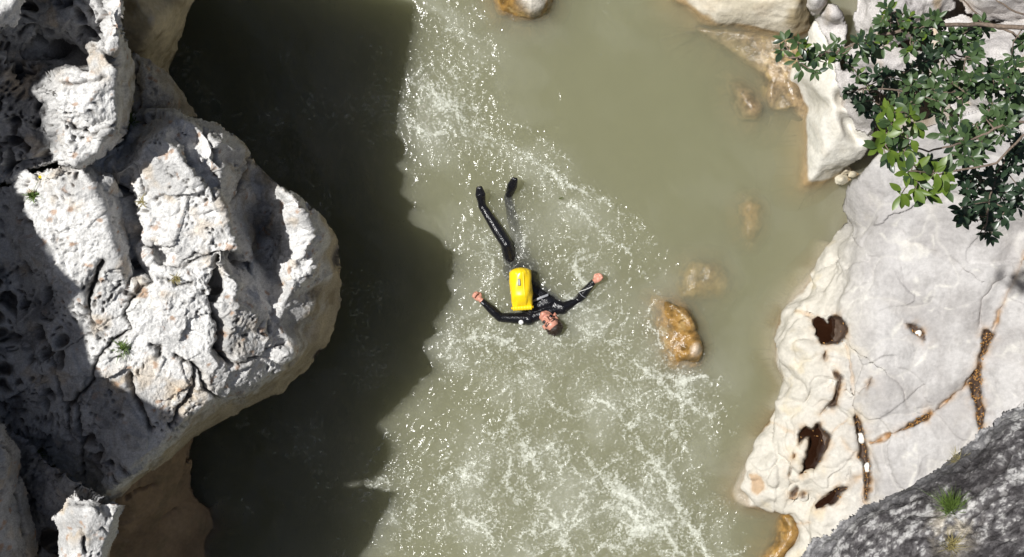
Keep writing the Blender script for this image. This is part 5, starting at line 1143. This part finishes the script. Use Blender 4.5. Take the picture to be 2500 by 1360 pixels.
# ---------------------------------------------------------------- yellow dry bag on his belly
def dry_bag():
    M_Y = simple_mat('yellow_coated_fabric', (0.86, 0.60, 0.012), 0.30, 0.5, 0.05, 8, 0.05)
    M_YD = simple_mat('yellow_webbing', (0.80, 0.53, 0.01), 0.45, 0.4, 0.1, 40)
    M_K = simple_mat('black_plastic', (0.02, 0.02, 0.02), 0.4, 0.5, 0.2, 30)
    M_G = simple_mat('grey_badge', (0.36, 0.36, 0.34), 0.5, 0.4, 0.15, 60)
    a = Wp(1269, 653, 0.13); b = Wp(1275, 746, 0.125)
    root = empty('dry_bag', a.lerp(b, 0.5) - Vector((0, 0, 0.12))); tag(root, 'bright yellow roll-top dry bag lying on the floating man', 'bag')
    inv = Matrix.Translation(-root.location)
    t = (b - a); L_ = t.length; t.normalize(); s = t.cross(Vector((0, 0, 1))).normalized(); n = s.cross(t)
    if n.z < 0: n = -n
    nl, ns = 72, 64; V = []
    rs = np.random.RandomState(4); ph = rs.rand(8) * 6.28
    for i in range(nl):
        v = i / (nl - 1)
        w = 0.112; h = 0.105
        cap = min(1, v / 0.16); k = (1 - (1 - cap) ** 2.2) ** 0.5 if cap < 1 else 1
        k = max(k, 0.02)
        e = max(0, (v - 0.72) / 0.28)
        hh = h * k * (1 - 0.72 * e ** 1.5); ww = w * k * (1 - 0.10 * e) * (0.965 + 0.035 * math.sin(v * 3.0))
        for j in range(ns):
            th = 2 * math.pi * j / ns; c_, s_ = math.cos(th), math.sin(th)
            pw = 0.95
            x = math.copysign(abs(c_) ** pw, c_) * ww; z = math.copysign(abs(s_) ** pw, s_) * hh
            wr = 0.006 * e * (math.sin(9 * th + ph[0] + 4 * v) + 0.6 * math.sin(15 * th + ph[1])) + 0.003 * math.exp(-((v - 0.1) / 0.06) ** 2) * math.sin(13 * th + ph[2]) \
                + 0.0022 * math.sin(26 * v + 3 * th + ph[3]) * (0.3 + e) + 0.003 * math.sin(5 * th + 9 * v + ph[4])
            q = 1 + wr / 0.1
            V.append(a + t * (L_ * v) + s * (x * q) + n * (z * q))
    F = [(i * ns + j, i * ns + (j + 1) % ns, (i + 1) * ns + (j + 1) % ns, (i + 1) * ns + j) for i in range(nl - 1) for j in range(ns)]
    F += [tuple(range(ns))[::-1], tuple((nl - 1) * ns + j for j in range(ns))]
    def add(nm, V, F, mat, par=root, smooth=True):
        me = py_mesh(nm, V, F, None, smooth)
        bm = bmesh.new(); bm.from_mesh(me); bmesh.ops.recalc_face_normals(bm, faces=bm.faces); bm.to_mesh(me); bm.free()
        me.transform(inv); me.materials.append(mat); o = link(nm, me, par)
        return o
    body = add('bag_body', V, F, M_Y)
    # rolled mouth
    V = []; F = []; nr = 40
    for i in range(25):
        x = -0.096 + 0.192 * i / 24; rr = 0.022 + 0.0015 * math.sin(i * 1.7)
        for j in range(nr):
            th = 2 * math.pi * j / nr; k = rr * (1 + 0.07 * ((j / nr * 3) % 1))
            V.append(b + t * (0.022 + math.cos(th) * k * 1.15) + s * x + n * (math.sin(th) * k * 0.9 + 0.012))
    F = [(i * nr + j, i * nr + (j + 1) % nr, (i + 1) * nr + (j + 1) % nr, (i + 1) * nr + j) for i in range(24) for j in range(nr)]
    F += [tuple(range(nr)), tuple(24 * nr + j for j in range(nr))]
    roll = add('roll_top', V, F, M_Y)
    for sg in (-1, 1):
        c = b + t * 0.02 + s * (0.102 * sg) + n * 0.012
        V = []; F = []
        for dx in (-0.009, 0.009):
            for dy, dz in ((-0.014, -0.008), (0.014, -0.008), (0.010, 0.009), (-0.010, 0.009)): V.append(c + s * dx + t * dy + n * dz)
        F = [(0, 1, 2, 3), (7, 6, 5, 4), (0, 4, 5, 1), (1, 5, 6, 2), (2, 6, 7, 3), (3, 7, 4, 0)]
        add('buckle', V, F, M_YD, roll)
    # welded seam along the top, badge
    def top_at(v, x):
        return a + t * (L_ * v) + s * x + n * (0.1055 * (1 - (abs(x) / 0.112) ** 2.1) ** 0.475 * (1 - 0.72 * max(0, (v - 0.72) / 0.28) ** 1.5))
    pts = [top_at(v, -0.030) + n * 0.0005 for v in np.linspace(0.12, 0.80, 26)]
    V = []; F = []
    for p in pts: V += [p - s * 0.006 + n * 0.002, p + n * 0.004, p + s * 0.006 + n * 0.002]
    for i in range(len(pts) - 1):
        for j in range(2): F.append((i * 3 + j, i * 3 + j + 1, i * 3 + 4 + j, i * 3 + 3 + j))
    add('seam', V, F, M_YD)
    def plate(v0, v1, x0, x1, hgt, mat, nm, par):
        V = []; F = []
        for v in (v0, (v0 + v1) / 2, v1):
            for x in (x0, (x0 + x1) / 2, x1): V.append(top_at(v, x) + n * hgt)
        for i in range(2):
            for j in range(2): F.append((i * 3 + j, i * 3 + j + 1, i * 3 + 4 + j, i * 3 + 3 + j))
        o = add(nm, V, F, mat, par); md = o.modifiers.new('t', 'SOLIDIFY'); md.thickness = 0.003; md.offset = 1
        return o
    bd = plate(0.29, 0.47, 0.004, 0.030, 0.003, M_K, 'badge', body)
    o = add('badge_panel', [top_at(v, x) + n * 0.0085 for v in (0.30, 0.46) for x in (0.008, 0.026)], [(0, 1, 3, 2)], M_G, body)
dry_bag()

# ---------------------------------------------------------------- shrub hanging in from the right
def shrub():
    rnd = random.Random(11)
    Z4 = lambda x, y: (1850 + x / 2.266, y / 2.266)
    root = empty('leafy_shrub', Wp(2560, 120, 7.6)); tag(root, 'green leafy shrub reaching in over the rocks from the right edge', 'shrub')
    inv = Matrix.Translation(-root.location)
    M_BARK = simple_mat('grey_brown_bark', (0.17, 0.13, 0.10), 0.85, 0.2, 0.35, 90, 0.4)
    def leaf_mat(nm, col, col2, rough):
        m, nt, b = new_mat(nm); L = nt.links.new
        oi = N(nt, 'ShaderNodeObjectInfo'); geo = N(nt, 'ShaderNodeNewGeometry'); tn = N(nt, 'ShaderNodeTexNoise'); tn.inputs['Scale'].default_value = 28
        L(geo.outputs['Position'], tn.inputs['Vector'])
        rp = N(nt, 'ShaderNodeValToRGB'); e = rp.color_ramp.elements; e[0].position = 0.25; e[1].position = 0.75
        e[0].color = col + (1,); e[1].color = col2 + (1,)
        L(tn.outputs['Fac'], rp.inputs[0]); L(rp.outputs[0], b.inputs['Base Color'])
        b.inputs['Roughness'].default_value = rough; b.inputs['Specular IOR Level'].default_value = 0.5
        tl = N(nt, 'ShaderNodeBsdfTranslucent'); L(rp.outputs[0], tl.inputs['Color'])
        mx = N(nt, 'ShaderNodeMixShader'); mx.inputs[0].default_value = 0.28
        L(b.outputs[0], mx.inputs[1]); L(tl.outputs[0], mx.inputs[2]); L(mx.outputs[0], nt.nodes['Material Output'].inputs['Surface'])
        return m
    MATS = {'y': leaf_mat('young_leaf', (0.085, 0.150, 0.02), (0.155, 0.225, 0.03), 0.38), 'm': leaf_mat('mature_leaf', (0.048, 0.092, 0.030), (0.092, 0.142, 0.055), 0.38), 'd': leaf_mat('shade_toned_leaf', (0.026, 0.050, 0.026), (0.045, 0.075, 0.04), 0.30)}  # darkest green has shade put into its colour, for leaves lying in shade
    def leaf_mesh(kind, var):
        w = [0.04, 0.16, 0.25, 0.30, 0.285, 0.19, 0.015] if var % 2 else [0.04, 0.19, 0.29, 0.30, 0.25, 0.15, 0.01]
        V = []; F = []
        bend = (-0.10, -0.22, 0.05, -0.32)[var]; fold = (0.20, 0.10, 0.28, 0.16)[var]
        for i, ww in enumerate(w):
            y = i / 6; z = bend * y * y
            V += [(-ww, y, z + ww * fold), (0, y, z), (ww, y, z + ww * fold)]
        for i in range(6):
            for j in range(2): F.append((i * 3 + j, i * 3 + j + 1, i * 3 + 4 + j, i * 3 + 3 + j))
        me = py_mesh('leaf', V, F, MATS[kind]); return me
    LM = {k: [leaf_mesh(k, v) for v in range(4)] for k in 'ymd'}
    BR = [([(2760, 120), (2620, 85), (2500, 68), (2400, 62), (2330, 58), (2250, 62), (2180, 78), (2110, 100), (2040, 128), (1975, 140), (1925, 140)], 7.9, 0.017),
          ([(2620, 160), (2500, 110), (2470, 78), (2430, 62), (2390, 38), (2330, -20)], 7.7, 0.010), ([(2720, 250), (2560, 240), (2440, 190), (2380, 150), (2330, 130), (2280, 150)], 7.6, 0.010),
          ([(2740, 330), (2600, 300), (2500, 295), (2440, 310), (2380, 340), (2320, 355), (2265, 367), (2200, 350), (2165, 320)], 7.95, 0.010), ([(2740, 320), (2600, 260), (2480, 225), (2390, 215), (2300, 230), (2230, 225), (2160, 215), (2110, 220)], 7.7, 0.011),
          ([(2720, 420), (2580, 380), (2500, 350), (2460, 380), (2440, 420), (2420, 480), (2410, 540), (2405, 570)], 7.45, 0.009), ([(2600, 300), (2500, 330), (2430, 400), (2330, 420), (2270, 430), (2230, 440)], 8.1, 0.008),
          ([(2700, 30), (2560, 40), (2480, 30), (2420, -10)], 7.8, 0.009)]
    samples = []
    for (pl, z, r0) in BR:
        W = [Wp(p[0] + rnd.uniform(-3, 3), p[1] + rnd.uniform(-3, 3), z + rnd.uniform(-.06, .06)) for p in pl]
        P = []
        for a, b in zip(W[:-1], W[1:]): P += [a.lerp(b, k / 4) + Vector((rnd.uniform(-1, 1), rnd.uniform(-1, 1), rnd.uniform(-1, 1))) * 0.003 for k in range(4)]
        P.append(W[-1]); n = len(P)
        R = [0.62 * r0 * (1 - 0.75 * k / n) + 0.001 for k in range(n)]
        me = py_mesh('branch', *tube(P, R, 8), M_BARK); me.transform(inv); link('branch', me, root)
        samples += P
    CL = {
     'L': ('m', 7.95, 28, [(140, 210), (220, 230), (130, 290), (260, 270), (400, 270), (440, 300), (240, 390), (310, 330), (390, 350), (330, 400), (480, 310), (510, 370), (560, 240), (600, 250), (650, 230), (290, 290), (220, 350), (430, 230), (340, 290), (580, 300), (640, 290)]),
     'T': ('m', 7.85, 26, [(710, 40), (730, 100), (830, 80), (690, 180), (790, 170), (870, 150), (760, 230), (860, 270), (960, 90), (940, 200), (1030, 190), (1010, 240), (680, 100), (800, 120), (700, 260), (560, 430), (620, 210), (890, 220)]),
     'M': ('m', 7.75, 27, [(1240, 120), (1180, 150), (1250, 190), (1110, 240), (1180, 270), (1050, 290), (1010, 380), (1120, 360), (1200, 330), (1300, 370), (1400, 340), (1440, 250), (1440, 420), (1350, 440), (1270, 440), (1180, 450), (1080, 450), (960, 480), (850, 470), (830, 520), (760, 560), (900, 560), (1000, 560), (1100, 560), (1010, 630), (1230, 500), (1330, 520), (1400, 560), (1300, 580), (1270, 640), (1430, 480), (1060, 220), (1130, 190), (1220, 260), (980, 430), (1150, 410), (1240, 400), (1380, 390), (940, 530), (1060, 520), (1160, 520), (1290, 490), (1400, 500), (1450, 560), (1390, 620), (880, 420), (800, 440)]),
     'D': ('d', 7.3, 26, [(660, 420), (720, 420), (530, 515), (620, 530), (590, 610), (650, 620), (840, 400), (930, 290), (950, 330), (680, 660), (700, 470), (740, 490), (560, 570), (910, 320), (980, 300)]),
     'Y': ('y', 8.35, 38, [(710, 610), (760, 620), (850, 640), (740, 690), (880, 690), (700, 760), (760, 780), (860, 780), (650, 820), (800, 860), (730, 840)]),
     'Z': ('y', 8.4, 42, [(880, 940), (890, 1010), (1000, 950), (1050, 950), (1030, 1010), (800, 950), (790, 1080), (870, 1060), (940, 1090), (1050, 1070)]),
     'R': ('m', 7.8, 30, [(1030, 760), (1130, 740), (1190, 720), (1090, 680), (1160, 800), (1120, 880), (1200, 900), (1330, 760), (1300, 680), (1400, 690), (1340, 660), (1260, 800), (950, 900), (1230, 840), (1420, 640), (1090, 820)]),
     'E': ('d', 7.35, 28, [(1400, 780), (1450, 800), (1380, 900), (1440, 920), (1200, 1000), (1280, 960), (1350, 960), (1200, 1060), (1300, 1050), (1250, 1120), (1330, 1130), (1400, 1100), (1440, 1150), (1120, 1150), (1120, 1230), (1250, 1290), (1190, 1190), (1270, 1200), (1370, 1210), (1300, 1280), (1450, 1040), (1150, 980), (720, 890), (800, 830), (930, 960), (1230, 1160), (1380, 1050), (1420, 860), (1160, 1100)])}
    leaves = []; TV = []; TF = []
    for key, (kind, z, lpx, cs) in CL.items():
        if key in 'MREDT': cs = cs + [(x + rnd.uniform(-45, 45), y + rnd.uniform(-40, 40)) for (x, y) in cs]
        for (cx, cy_) in cs:
            px, py = Z4(cx, cy_); zz = z + rnd.uniform(-0.16, 0.16)
            c = Wp(px, py, zz); sc = lpx * (CAM_H - zz) / CAM_H / PXM
            nb = min(samples, key=lambda q: (q - c).length + rnd.random() * 0.02)
            mid = c.lerp(nb, 0.5) + Vector((rnd.uniform(-1, 1), rnd.uniform(-1, 1), -0.5)) * 0.02
            v, f = tube([nb, mid, c], [0.0032, 0.0026, 0.0016], 6); tw = py_mesh('twig', v, f, M_BARK); tw.transform(inv); link('twig', tw, root)
            samples.append(c.lerp(nb, 0.3))
            k0 = rnd.uniform(0, 6.28); nlv = rnd.choice((6, 7, 7, 8)) if kind != 'y' else rnd.choice((5, 6, 6))
            axis = (c - nb).normalized() if (c - nb).length > 0.02 else Vector((1, 0, 0))
            for i in range(nlv):
                phi = k0 + i * 2.399 + rnd.uniform(-.25, .25); el = rnd.uniform(-0.15, 0.65)
                d = Vector((math.cos(phi) * math.cos(el), math.sin(phi) * math.cos(el), math.sin(el))); d = (d + axis * 0.35).normalized()
                up = Vector((rnd.uniform(-.45, .45), rnd.uniform(-.45, .45), 1)); sd = d.cross(up).normalized(); nn = sd.cross(d)
                ln = sc * rnd.choice((rnd.uniform(0.5, 0.8), rnd.uniform(0.8, 1.15), rnd.uniform(0.8, 1.1)))
                kk = kind
                if kind == 'm' and rnd.random() < 0.25: kk = 'd'
                if kind == 'y' and rnd.random() < 0.30: kk = 'm'
                if kind == 'm' and key in 'LT' and rnd.random() < 0.10: kk = 'y'
                wd = rnd.uniform(0.62, 0.9)
                base = c - axis * rnd.uniform(0, 0.025) + d * 0.004
                m = Matrix(((sd.x * ln * wd, d.x * ln, nn.x * ln, base.x), (sd.y * ln * wd, d.y * ln, nn.y * ln, base.y), (sd.z * ln * wd, d.z * ln, nn.z * ln, base.z), (0, 0, 0, 1)))
                vis = 0 < px < 2500 and 0 < py < 1360
                leaves.append((ln * (CAM_H / (CAM_H - zz)) * (1 if vis else 0.1), kk, rnd.randrange(4), m))
    leaves.sort(key=lambda q: -q[0])
    for (sz, kk, v, m) in leaves[:300]:
        o = link('leaf', LM[kk][v], root); o.matrix_local = inv @ m
    V = []; F = []; MI = []
    order = ['y', 'm', 'd']
    for (sz, kk, v, m) in leaves[300:]:
        b0 = len(V); mm = inv @ m
        V += [mm @ q.co for q in LM[kk][v].vertices]
        for p in LM[kk][v].polygons: F.append(tuple(b0 + i for i in p.vertices)); MI.append(order.index(kk))
    me = py_mesh('foliage', V, F)
    for k in order: me.materials.append(MATS[k])
    me.polygons.foreach_set('material_index', np.array(MI, np.int32))
    o = link('foliage', me, root); o['kind'] = 'stuff'
shrub()

# ---------------------------------------------------------------- grass tufts
bpy.context.view_layer.update()
def surf(px, py):
    o = Vector((0, 0, CAM_H)); d = (Wp(px, py, 0) - o).normalized()
    ok, loc, nn, fi, ob, mt = SC.ray_cast(bpy.context.evaluated_depsgraph_get(), o, d)
    return (loc, nn) if ok else (Wp(px, py, 2.5), Vector((0, 0, 1)))
M_GRASS = simple_mat('green_grass', (0.085, 0.135, 0.025), 0.55, 0.3, 0.4, 30)
M_DRY = simple_mat('dry_grass', (0.26, 0.22, 0.09), 0.6, 0.3, 0.4, 30)
M_FLOW = simple_mat('yellow_petals', (0.85, 0.68, 0.02), 0.6, 0.3, 0.1, 30)
def tuft(px, py, hpx, n, lab, mat=M_GRASS, flowers=(), lean=(0, 0), seed=0, spread=0.5, blade=0.0035):
    rnd = random.Random(seed); p, nn = surf(px, py)
    sc = (CAM_H - p.z) / CAM_H / PXM
    root = empty('grass_tuft', p); tag(root, lab, 'grass', 'grass tufts on the rocks')
    V = []; F = []
    for i in range(n):
        a = rnd.uniform(0, 6.28); el = rnd.uniform(0.15, 1.3); ln = hpx * sc * rnd.uniform(0.5, 1.1)
        d = Vector((math.cos(a) * math.cos(el) * spread * 2 + lean[0], math.sin(a) * math.cos(el) * spread * 2 + lean[1], math.sin(el))).normalized()
        b = Vector((rnd.gauss(0, 1), rnd.gauss(0, 1), 0)) * hpx * sc * 0.12; s = d.cross(Vector((0, 0, 1))).normalized() * blade * rnd.uniform(.6, 1.2)
        drop = Vector((0, 0, -1)) * ln * rnd.uniform(0.05, 0.35); k = len(V)
        p1 = b + d * ln * 0.5; p2 = b + d * ln + drop
        V += [b - s, b + s, p1 - s * 0.8, p1 + s * 0.8, p2]
        F += [(k, k + 1, k + 3, k + 2), (k + 2, k + 3, k + 4)]
    o = link('blades', py_mesh('blades', V, F, mat), root); o['kind'] = 'stuff'
    for (fx, fy) in flowers:
        q = Wp(fx, fy, p.z + 0.07) - p
        me = py_mesh('stem', *tube([Vector((0, 0, 0)), q * 0.5 + Vector((0, 0, 0.02)), q], [0.002, 0.0018, 0.0015], 5), M_GRASS); link('stem', me, root)
        V = [Vector((0, 0, 0.004)) + q]; F = []; m_ = 10
        for j in range(m_):
            r_ = 0.017 if j % 2 == 0 else 0.009
            V.append(q + Vector((math.cos(j * 6.283 / m_) * r_, math.sin(j * 6.283 / m_) * r_, 0.007 if j % 2 == 0 else 0)))
        for j in range(m_): F.append((0, 1 + j, 1 + (j + 1) % m_))
        link('flower', py_mesh('flower', V, F, M_FLOW, False), root)
tuft(80, 478, 30, 60, 'grass tuft with a yellow flower on the left sunlit slab edge', M_GRASS, [(98, 432)], (-0.1, 0.1), 1)
tuft(318, 296, 34, 70, 'dark grass tuft with a tiny yellow flower in the shade right of the block', M_GRASS, [(323, 248)], (0, 0.2), 2)
tuft(347, 494, 24, 30, 'sparse grass tuft in the crack left of the big sunlit slab', M_DRY, (), (0, 0), 3)
tuft(430, 680, 26, 34, 'dry grass tuft in the middle of the cracked boulder', M_DRY, (), (0.1, -0.1), 4)
tuft(297, 850, 34, 60, 'green grass tuft in the lower crack of the sunlit boulder', M_GRASS, (), (0.25, 0.1), 5)
tuft(95, 1105, 30, 40, 'dim grass tuft in the shade above the veined grey rock', M_GRASS, (), (0, 0), 6)
tuft(2322, 1245, 75, 190, 'tall green grass tuft on the dark lichen rock', M_GRASS, (), (-0.28, 0.55), 7, 0.38, 0.0016)
tuft(2325, 1335, 55, 90, 'dry grass tuft near the bottom edge on the lichen rock', M_DRY, (), (0, 0.3), 8, 0.5, 0.0014)
tuft(2335, 1125, 50, 40, 'wispy dry grass tuft on the upper rim of the lichen rock', M_DRY, (), (-0.1, 0.4), 9, 0.5, 0.0011)

# ---------------------------------------------------------------- leaf drifting on the river
def drifting():
    p = Wp(1370, 484, 0.02); V = []; F = []
    for i, w in enumerate((0.003, 0.010, 0.012, 0.009, 0.002)):
        x = -0.024 + 0.012 * i
        V += [p + Vector((x, -w + 0.15 * x, 0.004)), p + Vector((x, 0.15 * x, 0)), p + Vector((x, w + 0.15 * x, 0.004))]
    for i in range(4):
        for j in range(2): F.append((i * 3 + j, i * 3 + 3 + j, i * 3 + 4 + j, i * 3 + 1 + j))
    o = link('drifting_leaf', py_mesh('drifting_leaf', V, F, simple_mat('drifting_leaf', (0.07, 0.085, 0.02), 0.5, 0.4)))
    tag(o, 'small dark green leaf drifting on the water right of the feet', 'leaf')
drifting()
